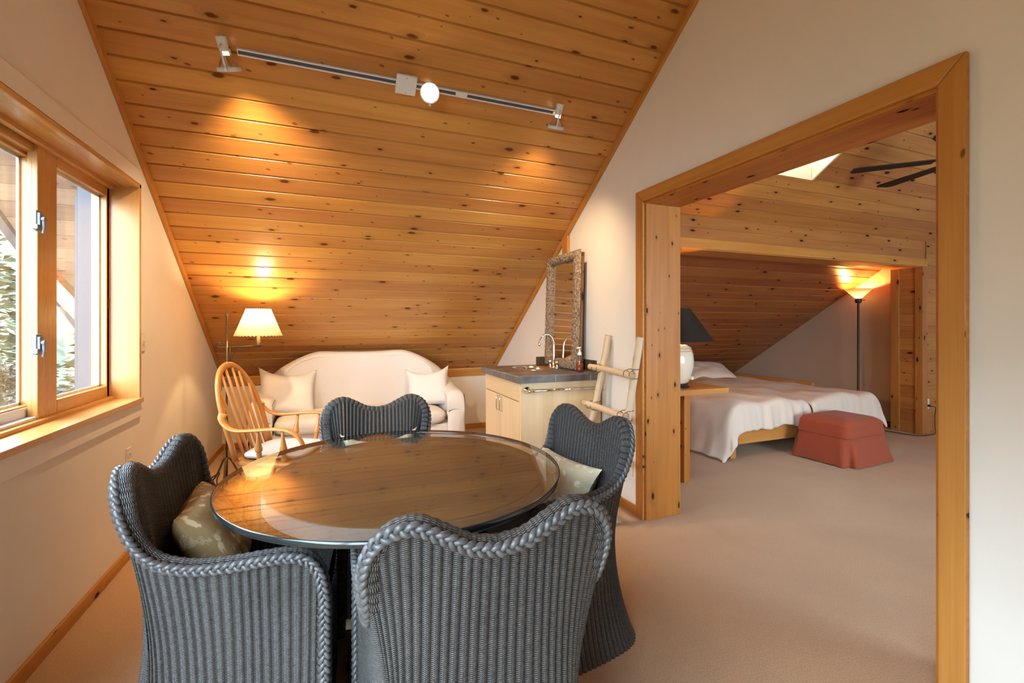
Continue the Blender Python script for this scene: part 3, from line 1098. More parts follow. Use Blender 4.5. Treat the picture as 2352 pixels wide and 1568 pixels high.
chair = wicker_chair('grey wicker armchair seen from behind at the near side of the glass table')
place(chair, (.332, .905), (.033, .43), .395)
c2 = copy_tree(chair); c2['label'] = 'grey wicker armchair beside the window wall, dark sage cushion against its back'
place(c2, (-.527, 1.763), (.365, -.035), .395)
c3 = copy_tree(chair); c3['label'] = 'blue grey wicker armchair in front of the log ladder, pale cushion on its seat'
place(c3, (1.128, 1.81), (-.334, -.05), .395)
c4_ = copy_tree(chair); c4_['label'] = 'grey wicker armchair across the table, in front of the white sofa'
place(c4_, (.24, 2.623), (-.025, -.359), .395)


def cushion(name, mtl, w, h, d, label, cat, M, group=None, ear=.10, sag=0.0, n=22, seed=0, wr=.006):
    m = MB()

    def side(sg):
        def f(u, v):
            a, b = u * 2 - 1, v * 2 - 1
            px = w / 2 * a * (1 - ear * (1 - b * b) * abs(a) ** 3)
            pz = h / 2 * b * (1 - ear * (1 - a * a) * abs(b) ** 3)
            th = d / 2 * (max(0, (1 - a ** 4)) * max(0, (1 - b ** 4))) ** .62
            if sag:
                pz -= sag * (1 - a * a) * max(0, b)
            th += wr * noise.noise((a * 2.5 + seed, b * 2.5, seed * 3)) * (1 - a * a) * (1 - b * b) * 2
            return M @ Vector((px, sg * th, pz))
        return f
    m.grid(side(-1), n, n)
    m.grid(side(1), n, n, flip=True)
    o = m.build(name, mtl)
    return tag(o, label, cat, group)


def trs(loc, rz=0, rx=0, ry=0):
    return Matrix.Translation(loc) @ Matrix.Rotation(rz, 4, 'Z') @ Matrix.Rotation(ry, 4, 'Y') @ Matrix.Rotation(rx, 4, 'X')


def obj_cushion(name, mtl, w, h, d, label, cat, loc, rz, rx, ry=0, **k):
    o = cushion(name, mtl, w, h, d, label, cat, Matrix(), **k)
    o.matrix_world = trs(loc, rz, rx, ry)
    return o


G = 'cushions on the wicker armchairs'
obj_cushion('cushion', FLORAL, .40, .32, .13, 'dark sage leaf print cushion in the armchair beside the window wall', 'cushion', (-.36, 1.80, .565), radians(-85), radians(30), group=G, seed=1)
obj_cushion('cushion', FLORAL_PALE, .44, .26, .13, 'pale leaf print cushion in the armchair in front of the log ladder', 'cushion', (.955, 1.84, .555), radians(98), radians(32), group=G, seed=2)
obj_cushion('cushion', FLORAL_PALE, .40, .30, .12, 'cream cushion glimpsed through the glass on the far armchair', 'cushion', (.245, 2.44, .575), radians(184), radians(22), group=G, seed=3, ear=.22, sag=.03)

# ------------------------------------------------------------------ glass table
table = thing('glass_table', 'round glass top dining table on a wicker pedestal, ringed by wicker armchairs', 'table', (.286, 1.745, 0))
m = MB()
Rg = .588
cx, cy = -.045, -.02
seg = 160
# glass slab: bevelled disc, top and bottom faces only; the polished rim is its own part
m.lathe([(0.0001, .745), (Rg - .003, .745)], seg, Matrix.Translation((cx, cy, 0)), smooth=False)
m.f = [tuple(reversed(f)) for f in m.f]
m.lathe([(0.0001, .7265), (Rg - .003, .7265)], seg, Matrix.Translation((cx, cy, 0)), smooth=False)
m.build('glass_top', TGLASS, table)
m = MB()
m.lathe([(Rg - .003, .7265), (Rg, .7285), (Rg, .743), (Rg - .003, .745)], seg, Matrix.Translation((cx, cy, 0)))
m.build('glass_edge', GLASS_EDGE, table, label='dark polished edge of the glass')
m = MB()
m.lathe([(0.0001, .7245), (.496, .7245), (.5, .722)], 120, smooth=False)
m.build('inner_board', DISC, table)
m = MB()
m.lathe([(.5, .722), (.5, .672), (.49, .668), (.24, .668)], 120)
m.build('board_edge', DISC_EDGE, table)
m = MB()
m.lathe([(.235, .668), (.225, .60), (.195, .45), (.185, .30), (.205, .12), (.235, .02), (.235, 0)], 72)
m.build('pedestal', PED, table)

# ------------------------------------------------------------------ sofa
sofa = thing('sofa', 'white slipcovered sofa under the sloping pine ceiling', 'sofa', (.30, 4.70, 0), pi)
rim = [(0, -.275, .955), (.22, -.275, .957), (.36, -.275, .957), (.46, -.272, .950), (.58, -.265, .915), (.70, -.25, .855), (.81, -.215, .78), (.885, -.14, .70), (.915, -.02, .635),
       (.93, .10, .60), (.935, .22, .585), (.935, .30, .57), (.93, .345, .50), (.925, .355, .40)]
base = [(0, -.33, 0), (.2, -.33, 0), (.36, -.33, 0), (.5, -.325, 0), (.64, -.315, 0), (.77, -.29, 0), (.87, -.25, 0), (.93, -.17, 0), (.945, -.05, 0),
        (.95, .08, 0), (.95, .2, 0), (.95, .28, 0), (.945, .34, 0), (.94, .355, 0)]
sh = Shell(rim, base, [0.0] * 14, .17, .30, 0, 0)
m = MB(); sh.outer(m, 16, .018); sh.inner(m, 18, .022)


def roll(u, v):
    k = min(sh.n, int(round(u * sh.n)))
    a, b = sh.R[k], sh.inner_rim(k)
    c = (a + b) / 2
    r = (a - b).length / 2
    an = pi * v
    d = (a - b).normalized()
    rr = .045 * (1 + .4 * noise.noise((u * 9, 0, 2)) * min(1, 8 * u, 8 * (1 - u)))
    return c + d * r * cos(an) + Vector((0, 0, 1)) * rr * sin(an)


m.grid(roll, sh.n, 8)
# front faces of the arms
for k, sg in ((0, -1), (sh.n, 1)):
    a, b = sh.R[k], sh.inner_rim(k)
    m.grid(lambda u, v: Vector((a.x + (b.x - a.x) * (1 - cos(pi * u)) / 2, a.y + .03 * sin(pi * u) * (1 - v ** 6) + .006 * noise.noise((u * 6, v * 6, sg)) * (1 - v ** 6), (a.z + .045 * sin(pi * u)) * v)), 12, 16, flip=(sg > 0))
# rail and skirt under the seat
m.grid(lambda u, v: Vector(((u * 2 - 1) * .80, .335 + .012 * noise.noise((u * 14, v * 2, 5)), .31 * v)), 40, 8, flip=True)
m.grid(lambda u, v: Vector(((u * 2 - 1) * .80, .335 - .6 * v, .31)), 10, 4)
m.build('slipcover', LINEN, sofa)


def rbox(m, cx, cy, z0, hx, hy, h, p=7, crown=.03, wr=.008, seed=0, n=28):
    # soft block: superellipse plan, rounded edges, crowned top
    def top(u, v):
        a, b = u * 2 - 1, v * 2 - 1
        e = (abs(a) ** p + abs(b) ** p)
        k = max(0, 1 - e) ** .35
        x, y = cx + hx * a, cy + hy * b
        return Vector((x, y, z0 + h * (.55 + .45 * k) + crown * (1 - a * a) * (1 - b * b) + wr * noise.noise((x * 5, y * 5, seed)) * k))

    def bot(u, v):
        a, b = u * 2 - 1, v * 2 - 1
        e = (abs(a) ** p + abs(b) ** p)
        k = max(0, 1 - e) ** .35
        return Vector((cx + hx * a, cy + hy * b, z0 + h * (.55 - .55 * k)))

    def sq(fn):
        def f(u, v):
            a, b = u * 2 - 1, v * 2 - 1
            a, b = sin(a * pi / 2), sin(b * pi / 2)
            # squeeze square to superellipse
            s_ = max(abs(a), abs(b))
            l = (abs(a) ** p + abs(b) ** p) ** (1 / p)
            if l > 1e-6:
                a, b = a * s_ / l, b * s_ / l
            return fn((a + 1) / 2, (b + 1) / 2)
        return f
    m.grid(sq(top), n, n)
    m.grid(sq(bot), n, n, flip=True)
    return m


m = MB(); rbox(m, 0, .10, .30, .755, .285, .155, p=9, crown=.025, seed=4)
m.build('seat_cushion', LINEN, sofa)
G = 'cushions on the sofa'
obj_cushion('cushion', LINEN2, .50, .46, .17, 'white cushion at the lamp end of the sofa, in yellow lamplight', 'cushion', (-.37, 4.70, .645), radians(10), radians(-20), radians(5), group=G, seed=7, ear=.13, sag=.05)
obj_cushion('cushion', LINEN2, .45, .42, .16, 'white cushion at the sink cabinet end of the sofa', 'cushion', (.94, 4.70, .63), radians(-14), radians(-20), radians(-5), group=G, seed=8, ear=.13, sag=.05)

# ------------------------------------------------------------------ rocking chair
ra = atan2(-.36, .93) - pi / 2
rock = thing('rocking_chair', 'varnished oak spindle back rocking chair by the corner floor lamp', 'rocking chair', (-.275, 3.36, 0), ra)


def turned(m, p0, p1, prof, seg=16):
    a, b = Vector(p0), Vector(p1)
    d = b - a
    M = Matrix.Translation(a) @ d.to_track_quat('Z', 'Y').to_matrix().to_4x4()
    m.lathe([(r, z * d.length) for z, r in prof], seg, M, True, True)
    return m


def bow_pt(t):
    # t 0..1 from the left foot of the bow over the top to the right foot
    a = pi * t
    x = -.232 * cos(a) * (1 - .10 * (1 - sin(a)) ** 2)
    hgt = .575 * sin(a) ** .62 if 0 < t < 1 else 0
    z = .43 + hgt
    y = -.205 - .175 * (hgt / .575) ** 1.1
    return Vector((x, y, z))


m = MB()
bow = [bow_pt(i / 60) for i in range(61)]
m.tube(bow, .0165, 12, flat=(1.25, .9), up=(0, 1, .3))
m.build('bow_back', OAK, rock)
for i in range(6):
    f = (i - 2.5) / 2.5
    # top end on the bow where x matches
    tx = f * .165
    best = min((abs(p.x - tx), j) for j, p in enumerate(bow) if p.z > .72)[1]
    top = bow[best]
    m = MB()
    b0 = Vector((f * .135, -.19, .43))
    m.tube([b0, b0.lerp(top, .3), b0.lerp(top, .7), top], [.0085, .011, .0095, .007], 10)
    m.build('spindle', OAK, rock)
m = MB()


def seat_f(zz, top):
    def f(u, v):
        a, b = u * 2 - 1, v * 2 - 1
        l = (abs(a) ** 4 + abs(b) ** 4) ** .25
        s_ = max(abs(a), abs(b))
        if l > 1e-6:
            a, b = a * s_ / l, b * s_ / l
        w = .235 + .02 * b
        return Vector((a * w, b * .225, zz + (-.012 * (1 - a * a) * (1 - b * b) if top else 0)))
    return f


m.grid(seat_f(.432, True), 20, 20); m.grid(seat_f(.395, False), 20, 20, flip=True)
rim_s = [seat_f(.4135, False)(u, v) for u, v in [(i / 20, 0) for i in range(20)] + [(1, i / 20) for i in range(20)] + [(1 - i / 20, 1) for i in range(20)] + [(0, 1 - i / 20) for i in range(20)]]
m.tube(rim_s, .0185, 8, closed=True)
m.build('seat', OAK, rock)
m = MB(); rbox(m, 0, .005, .432, .205, .20, .045, p=5, crown=.012, seed=9, n=20)
m.build('seat_pad', SEATPAD, rock, label='pale seat pad')
for sx in (-1, 1):
    m = MB()
    pth = cr([(sx * .222, -.275, .725), (sx * .238, -.272, .690), (sx * .25, -.235, .650), (sx * .26, -.17, .628), (sx * .268, -.06, .632), (sx * .272, .06, .640), (sx * .272, .14, .632), (sx * .27, .20, .600), (sx * .268, .232, .55), (sx * .267, .238, .52)], 6)
    m.tube(pth, .0125, 12, flat=(1.9, .8), up=(0, .3, 1))
    m.build('arm', OAK, rock)
    prof = [(0, .011), (.08, .016), (.16, .017), (.24, .012), (.27, .017), (.32, .0125), (.36, .02), (.42, .0225), (.52, .018), (.75, .010), (1, .008)]
    for y in (-.05, .10):
        m = MB()
        turned(m, (sx * .222, y, .425), (sx * .268, y + .01, .634), prof)
        m.build('arm_post', OAK, rock)
    lp = [(0, .012), (.15, .018), (.3, .022), (.36, .014), (.42, .021), (.5, .015), (.7, .02), (1, .013)]
    for y, yb in ((.15, .20), (-.15, -.22)):
        m = MB(); turned(m, (sx * .225, yb, .055), (sx * .18, y, .40), lp)
        m.build('leg', OAK, rock)
    m = MB()
    m.tube([(sx * .228, -.48 + .86 * i / 20, .024 + .105 * ((i / 20 - .52) * 2) ** 2 * (1.0)) for i in range(21)], .02, 10, flat=(.8, 1.1), up=(0, 0, 1))
    m.build('rocker', OAK, rock)
for y, z in ((.185, .2), (-.19, .2)):
    m = MB(); m.tube([(-.2, y, z), (0, y, z), (.2, y, z)], [.008, .014, .008], 10)
    m.build('stretcher', OAK, rock)

# ------------------------------------------------------------------ iron floor lamp behind the rocking chair
LX, LY = -.745, 4.10
fl = thing('floor_lamp', 'wrought iron floor lamp with lit parchment shade behind the rocking chair', 'lamp', (LX, LY, 0))
m = MB()
m.cyl((0, 0, .03), (0, 0, 1.33), .0075, seg=12)
m.lathe([(.0075, 1.325), (.013, 1.335), (.010, 1.350), (0.001, 1.378)], 12)
m.build('pole', IRON, fl)
for a in range(3):
    an = a * 2 * pi / 3 + .5
    m = MB()
    m.tube(cr([(0, 0, .24), (.03 * cos(an), .03 * sin(an), .22), (.09 * cos(an), .09 * sin(an), .10), (.17 * cos(an), .17 * sin(an), .018), (.21 * cos(an), .21 * sin(an), .012), (.22 * cos(an), .22 * sin(an), .03)], 5), .007, 8)
    m.build('foot', IRON, fl)
ax = .217
m = MB()


def curl(cx_, cz, r, a0, a1, n=14, shrink=.5):
    return [Vector((cx_ + r * (1 - shrink * i / n) * cos(a0 + (a1 - a0) * i / n), 0, cz + r * (1 - shrink * i / n) * sin(a0 + (a1 - a0) * i / n))) for i in range(n + 1)]


m.tube(list(reversed(curl(-.052, 1.117, .022, -pi / 2, -pi / 2 - 4.6))) + [Vector((-.02, 0, 1.094)), Vector((.05, 0, 1.096)), Vector((.15, 0, 1.100)), Vector((ax, 0, 1.103))], .0048, 8)
m.tube([Vector((.0, 0, .985)), Vector((.025, 0, .987)), Vector((.036, 0, 1.0)), Vector((.05, 0, 1.05)), Vector((.06, 0, 1.088)), Vector((.085, 0, 1.098)), Vector((.11, 0, 1.094))] + curl(.102, 1.083, .014, 1.2, -3.2), .004, 8)
m.tube([Vector((.022, 0, .985)), Vector((.02, 0, 1.04)), Vector((.022, 0, 1.094))], .004, 8)
m.tube(curl(-.02, .94, .02, 0, 5.2) + [Vector((0, 0, .92))], .004, 8)
m.build('scroll_arm', IRON, fl)
m = MB(); m.lathe([(.002, 1.100), (.02, 1.096), (.03, 1.104), (.034, 1.110), (.0, 1.111)], 20, Matrix.Translation((ax, 0, 0)))
m.build('drip_pan', IRON, fl)
m = MB(); m.cyl((ax, 0, 1.11), (ax, 0, 1.128), .0105, seg=16)
m.build('socket', ZINC, fl)
m = MB(); m.cyl((ax, 0, 1.126), (ax, 0, 1.22), .0125, seg=16)
m.build('candle_sleeve', plain('candle_sleeve_cream', (.80, .62, .25), .5), fl)
m = MB()
NS = 96
sc = lambda t, ph: 1 + .012 * ph * sin(t * 48)
m.grid(lambda u, v: Vector((ax + (.170 + (.088 - .170) * v) * cos(2 * pi * u), (.170 + (.088 - .170) * v) * sin(2 * pi * u), 1.183 + .210 * v + .004 * (abs(2 * v - 1) ** 8) * sin(2 * pi * u * 40))), NS * 2, 10, closed=True)
m.build('shade', SHADE, fl)
LACE = plain('brown_lacing', (.30, .19, .09), .7)
for r, z, dr in ((.1705, 1.180, -.006), (.0885, 1.394, .004)):
    m = MB()
    for i in range(52):
        a = 2 * pi * i / 52
        if r < .1 and i % 2:
            continue
        m.tube([(ax + r * cos(a), r * sin(a), z), (ax + (r + dr) * cos(a + .02), (r + dr) * sin(a + .02), z + (.014 if dr < 0 else -.012))], .0013, 5)
    m.build('lacing', LACE, fl)
m = MB(); m.lathe([(.001, 1.22), (.014, 1.225), (.02, 1.25), (.029, 1.285), (.026, 1.31), (.001, 1.323)], 20, Matrix.Translation((ax, 0, 0)))
m.build('bulb', emit('warm_bulb', (1, .74, .36), 6), fl)
lamp('POINT', 'floor_lamp_light', (LX + ax, LY, 1.335), 15, (1.0, .70, .34), shadow_soft_size=.028)

# its flex, trailing to the socket behind the near chair
m = MB()
m.tube(cr([(-.80, 4.10, .008), (-.86, 4.35, .006), (-.88, 4.55, .006), (-.905, 4.46, .006), (-.95, 4.31, .006), (-.985, 4.05, .006), (-.99, 3.6, .006), (-.985, 3.2, .006), (-.99, 3.07, .2), (-1.0, 3.067, .53)], 8), .0042, 8)
tag(m.build('lamp_cord', BLACK_RUB), 'black flex lying on the carpet under the rocking chair', 'cord')


def plate(name, mtl, label, cat, loc, nx, w, h, kind='outlet', rz=None, cord=False):
    t_ = thing(name, label, cat, loc, rz or 0)
    MB().box(0, .006, -w / 2, w / 2, -h / 2, h / 2).build('cover_plate', mtl, t_, bevel=.002)
    if kind == 'outlet':
        for dz in (-.021, .021):
            m = MB(); m.box(.005, .0085, -.017, .017, dz - .014, dz + .014)
            r_ = m.build('receptacle', mtl, t_, bevel=.002)
            m = MB()
            for dy in (-.006, .006):
                m.box(.0082, .0092, dy - .0012, dy + .0012, dz - .004, dz + .006)
            m.build('slot', BLACK, r_)
    else:
        MB().box(.005, .008, -.009, .009, -.018, .018).build('toggle_base', mtl, t_, bevel=.001)
        m = MB(); m.box(.006, .02, -.004, .004, 0, .012)
        m.build('toggle', mtl, t_, bevel=.002)
    return t_


plate('light_switch', PLASTIC, 'ivory light switch on the wall just beyond the window', 'light switch', (XL, 3.268, 1.172), 1, .07, .115, 'switch')
plate('wall_outlet', PLASTIC, 'ivory wall outlet below the window behind the armchair', 'outlet', (XL, 3.075, .545), 1, .07, .115)
plate('wall_outlet', PLASTIC, 'painted outlet low on the wall between ladder and doorway', 'outlet', (XR, 2.60, .30), -1, .07, .115, rz=pi)

# ------------------------------------------------------------------ sink cabinet
VX0, VX1, VY0, VY1, VT = 1.212, XR, 2.925, 3.757, .91
cab = thing('sink_cabinet', 'pale maple sink cabinet with two doors against the white wall', 'cabinet', (0, 0, 0))
cab.location = (1.56, 3.34, 0)


def loc(b, o=(1.56, 3.34)):
    return (b[0] - o[0], b[1] - o[0], b[2] - o[1], b[3] - o[1], b[4], b[5])


m = MB()
m.box(*loc((1.258, VX1 - .014, 2.95, 3.73, .09, .858)))
m.box(*loc((1.31, VX1 - .014, 2.965, 3.715, .0, .09)))
m.box(*loc((1.242, 1.258, 2.95, 2.985, .09, .858)))
m.box(*loc((1.25, VX1 - .014, 2.944, 2.951, .09, .80)))
m.build('carcass', MAPLE, cab, bevel=.002)
MB().box(*loc((1.240, 1.258, 2.978, 3.728, .728, .852))).build('false_drawer_front', MAPLE, cab, bevel=.002)
for y0, y1, hy in ((2.978, 3.350, 3.315), (3.354, 3.728, 3.388)):
    d_ = MB().box(*loc((1.240, 1.258, y0, y1, .10, .720))).build('door', MAPLE, cab, bevel=.002)
    m = MB(); m.tube([(1.240 - 1.56, hy - 3.34, .60), (1.222 - 1.56, hy - 3.34, .603), (1.215 - 1.56, hy - 3.34, .615), (1.215 - 1.56, hy - 3.34, .695), (1.222 - 1.56, hy - 3.34, .707), (1.240 - 1.56, hy - 3.34, .71)], .0045, 8)
    m.build('handle', CHROME, d_)
ct = MB()
# top as a frame around the basin cut-out
bxc, byc, br = 1.552, 3.45, .155
n = 64
sq = []
for i in range(n):
    a = 2 * pi * i / n
    dx, dy = cos(a), sin(a)
    tx = ((VX1 - .002 if dx > 0 else VX0) - bxc) / dx if abs(dx) > 1e-9 else 9
    ty = ((VY1 if dy > 0 else VY0) - byc) / dy if abs(dy) > 1e-9 else 9
    t_ = min(tx, ty)
    sq.append((bxc + dx * t_, byc + dy * t_))
for (qx, qy) in ((VX0, VY0), (VX1 - .002, VY0), (VX0, VY1), (VX1 - .002, VY1)):
    j = min(range(n), key=lambda i: hypot(sq[i][0] - qx, sq[i][1] - qy))
    sq[j] = (qx, qy)
k = len(ct.v)
for i in range(n):
    a = 2 * pi * i / n
    ct.v.append((bxc + br * cos(a), byc + br * sin(a), VT)); ct.v.append((sq[i][0], sq[i][1], VT))
    ct.v.append((bxc + br * cos(a), byc + br * sin(a), VT - .05)); ct.v.append((sq[i][0], sq[i][1], VT - .05))
for i in range(n):
    j = (i + 1) % n
    A, Bq = k + 4 * i, k + 4 * j
    ct.face((A, A + 1, Bq + 1, Bq)); ct.face((A + 1, A + 3, Bq + 3, Bq + 1)); ct.face((A + 3, A + 2, Bq + 2, Bq + 3)); ct.face((A + 2, A, Bq, Bq + 2))
top = ct.build('countertop', SLATE)
tag(top, 'dark slate tile countertop on the sink cabinet', 'countertop')
for y in (3.2, 3.48):
    g = MB()
    g.box(VX0 - .0008, VX0, y - .003, y + .003, VT - .05, VT); g.box(VX0, VX0 + .09, y - .003, y + .003, VT, VT + .0006)
    g.build('grout_line', GROUT, top)
for x in (1.50, 1.79):
    g = MB()
    g.box(x - .003, x + .003, VY0 - .0008, VY0, VT - .05, VT); g.box(x - .003, x + .003, VY0, VY0 + .1, VT, VT + .0006)
    g.build('grout_line', GROUT, top)
g = MB(); g.tube([(VX0 + .004, VY1, VT - .004), (VX0 + .004, VY0 + .004, VT - .004), (VX1 - .01, VY0 + .004, VT - .004)], .0055, 8)
g.build('nosing', plain('pale_slate_edge', (.22, .21, .20), .4, noise_amt=.3, noise_scale=20), top)
# sink
sk = MB()
sk.lathe([(.175, VT + .0005), (.172, VT + .006), (.158, VT + .007), (.150, VT + .001), (.145, VT - .03), (.125, VT - .09), (.07, VT - .115), (.02, VT - .118), (.001, VT - .118)], 64, Matrix.Translation((bxc, byc, 0)))
sk = tag(sk.build('sink_basin', STEEL), 'round stainless steel sink basin set into the slate countertop', 'sink')
MB().lathe([(.02, VT - .117), (.016, VT - .115), (.001, VT - .115)], 20, Matrix.Translation((bxc, byc, 0))).build('drain', BLACK, sk)
fx, fy = 1.755, 3.455
fa = thing('faucet', 'chrome gooseneck faucet behind the round sink', 'faucet', (fx, fy, VT))
m = MB(); m.lathe([(.03, 0), (.03, .006), (.02, .012), (.016, .03), (.013, .05), (.009, .06)], 20)
m.build('base', CHROME, fa)
m = MB(); m.tube(cr([(0, 0, .05), (0, 0, .14), (-.002, 0, .20), (-.02, -.003, .25), (-.06, -.01, .277), (-.105, -.018, .27), (-.135, -.023, .235), (-.145, -.025, .205)], 6), .0075, 12)
m.build('spout', CHROME, fa)
m = MB(); m.cyl((-.144, -.025, .208), (-.15, -.026, .182), .0105, .009, 14)
m.build('aerator', CHROME, fa)
for sy in (-1, 1):
    m = MB()
    m.lathe([(.024, 0), (.024, .006), (.014, .012), (.012, .03), (.018, .036), (.022, .05), (.016, .062), (.001, .066)], 16, Matrix.Translation((.0, sy * .062, 0)))
    m.build('tap_knob', CHROME, fa)
# towel bar on the near side panel
tb = thing('towel_bar', 'chrome towel bar across the near side of the sink cabinet', 'towel bar', (1.285, 2.944, .808))
m = MB(); m.tube([(.0, -.052, 0), (.60, -.052, 0)], .0085, 14)
m.build('bar', CHROME, tb)
for x in (.0, .59):
    m = MB(); m.lathe([(.026, 0), (.025, .006), (.013, .012), (.010, .04), (.014, .052), (.012, .062), (.001, .064)], 18, Matrix.Translation((x, 0, 0)) @ Matrix.Rotation(pi / 2, 4, 'X'))
    m.build('bracket', CHROME, tb)
# dark tile upstand and boards behind
m = MB(); m.box(XR - .012, XR, 3.02, 3.70, VT, VT + .085)
tag(m.build('backsplash', plain('brown_tile', (.10, .062, .045), .35, noise_amt=.3, noise_scale=10), bevel=.003), 'low brown tile backsplash along the wall behind the mirror', 'backsplash')
m = MB(); m.box(1.725, 1.895, 3.705, 3.752, VT, VT + .072)
tag(m.build('tile_block', DARK_WOOD, bevel=.002), 'small dark brown block at the far end of the countertop', 'block')
m = MB(); m.box(1.80, 1.895, 3.66, 3.70, VT, 1.145)
tag(m.build('dark_board', DARK_WOOD, bevel=.002), 'narrow dark brown board standing behind the far edge of the mirror', 'board')
m = MB(); m.box(XR - .03, XR, 3.445, 3.535, 1.55, roof(3.535) - .0)
tag(m.build('wall_post', PINE_TRIM, bevel=.003), 'pine post above the mirror reaching the sloping ceiling', 'post')
# bark framed mirror leaning on the wall
MZ0, MZ1, MY0, MY1 = VT + .001, 1.862, 3.118, 3.672
mir = thing('wall_mirror', 'tall mirror in a rough bark frame standing on the countertop', 'mirror', (1.80, 3.395, MZ0))
mir.rotation_euler = (0, radians(1.6), 0)
W2, Hm = (MY1 - MY0) / 2, MZ1 - MZ0


def bark_rail(m, p0, p1, w, inward, seed):
    a, b = Vector(p0), Vector(p1)
    d = (b - a)
    L = d.length
    t = d / L
    iv = Vector(inward)

    def f(u, v):
        an = pi * v
        base = a + t * (L * u)
        # mitre: shorten toward the inner edge
        s_ = (1 - cos(an)) / 2
        cut = w * s_
        base = a + t * (cut + (L - 2 * cut) * u)
        r = .036 * sin(an) ** .7 + .012 * abs(noise.noise((u * L * 34, v * 7, seed))) * (.4 + sin(an)) + .006 * noise.noise((u * L * 90, v * 16, seed))
        e = .006 * noise.noise((u * L * 25, seed, v * 3))
        return base + iv * (w * s_ + e) + Vector((-r, 0, 0))
    m.grid(f, int(L * 160), 18, lambda u, v: (u * L, v * w * 1.3))
    return m


for p0, p1, inv, sd in (((0, -W2, 0), (0, -W2, Hm), (0, 1, 0), 1), ((0, W2, Hm), (0, W2, 0), (0, -1, 0), 2), ((0, W2, 0), (0, -W2, 0), (0, 0, 1), 3), ((0, -W2, Hm), (0, W2, Hm), (0, 0, -1), 4)):
    m = MB(); bark_rail(m, p0, p1, .078, inv, sd)
    m.build('bark_rail', BARK, mir)
MB().box(-.004, .004, -W2 + .06, W2 - .06, .06, Hm - .06).build('mirror_pane', MIRROR, mir)
MB().box(.004, .028, -W2 - .0, W2, .0, Hm - .02).build('backing_board', wood('backing_brown', (.20, .10, .045), (.14, .06, .025), (.04, .02, .01), knots=.2), mir, bevel=.002)
# soap pump
sp = thing('soap_dispenser', 'clear pump bottle of amber soap beside the mirror', 'soap dispenser', (1.772, 3.055, VT))
m = MB(); m.lathe([(.001, .001), (.026, .001), (.029, .006), (.029, .08), (.024, .105), (.013, .120), (.012, .132)], 28)
m.build('bottle', SOAP, sp)
m = MB(); m.lathe([(.001, .004), (.025, .004), (.0265, .008), (.0265, .068), (.001, .069)], 28)
m.build('soap', SOAP_LIQ, sp)
m = MB(); m.lathe([(.015, .128), (.016, .146), (.007, .152), (.005, .178), (.001, .178)], 18)
m.tube([(.012, .004, .184), (0, 0, .184), (-.03, -.012, .181)], [.006, .007, .0045], 10)
m.cyl((0, 0, .15), (0, 0, .186), .0045, seg=10)
m.build('pump', plain('white_pump', (.8, .79, .77), .35), sp)
m = MB(); m.tube([(0, 0, .13), (.003, 0, .02)], .002, 6)
m.build('dip_tube', VINYL, sp)

# ------------------------------------------------------------------ peeled log ladder
ld = thing('log_ladder', 'peeled log ladder leaning against the white wall beside the doorway', 'ladder', (1.75, 2.63, 0))
ox, oy = 1.75, 2.63


BIND = plain('dark_binding', (.16, .08, .04), .7)


def log(path, r, seed, mtl, name, ends=True, seg=14):
    P = resample(cr(path, 8), .02)
    m = MB()
    m.tube([p + Vector((.004 * noise.noise((p.z * 7, seed, 0)), .005 * noise.noise((p.z * 6, 3, seed)), 0)) for p in P],
           [r * (1 + .07 * noise.noise((i * .25, seed, 1))) for i in range(len(P))], seg, caps=False)
    o = m.build(name, mtl, ld)
    for e, q in ((P[0], P[1]), (P[-1], P[-2])):
        d = (e - q).normalized()
        M = Matrix.Translation(e) @ d.to_track_quat('Z', 'Y').to_matrix().to_4x4()
        c = MB()
        c.lathe([(r * 1.0, -.001), (r * .9, .004), (.001, .005)], 14, M)
        c.build('cut_end', LOG_END, o)
    return o


log([(1.872 - ox, 2.452 - oy, 1.185), (1.80 - ox, 2.450 - oy, .80), (1.715 - ox, 2.452 - oy, .38), (1.66 - ox, 2.455 - oy, .02)], .0245, 1, LOG, 'rail')
log([(1.872 - ox, 2.815 - oy, 1.19), (1.80 - ox, 2.835 - oy, .80), (1.715 - ox, 2.86 - oy, .38), (1.66 - ox, 2.875 - oy, .02)], .0245, 2, LOG, 'rail')
for z, ya, yb in ((.952, 2.415, 2.93), (.688, 2.415, 2.93), (.42, 2.42, 2.925), (.15, 2.42, 2.93)):
    x = 1.66 + (1.872 - 1.66) * z / 1.185 - .045 - ox
    log([(x, ya - oy, z - .01), (x, (ya + yb) / 2 - oy, z + .004), (x, yb - oy, z + .008)], .0215, z * 9, LOG, 'rung')
    for yc in (2.452 - oy, 2.84 - oy):
        m = MB()
        for dz in (-.022, .022):
            sg = 1 if dz > 0 else -1
            pts = [Vector((x + .0225 * cos(2 * pi * i / 18), yc + sg * .031, z + .0225 * sin(2 * pi * i / 18))) for i in range(18)]
            m.tube(pts, .0022, 6, closed=True)
            pts = [Vector((x + .045 + sg * .006 + .027 * cos(2 * pi * i / 18), yc + .027 * sin(2 * pi * i / 18), z + sg * .03)) for i in range(18)]
            m.tube(pts, .0022, 6, closed=True)
            m.tube([Vector((x - .002, yc + sg * .03, z + .022)), Vector((x + .02, yc + sg * .028, z + .03)), Vector((x + .045, yc + sg * .026, z + .03))], .0022, 6)
        m.build('binding', BIND, ld)

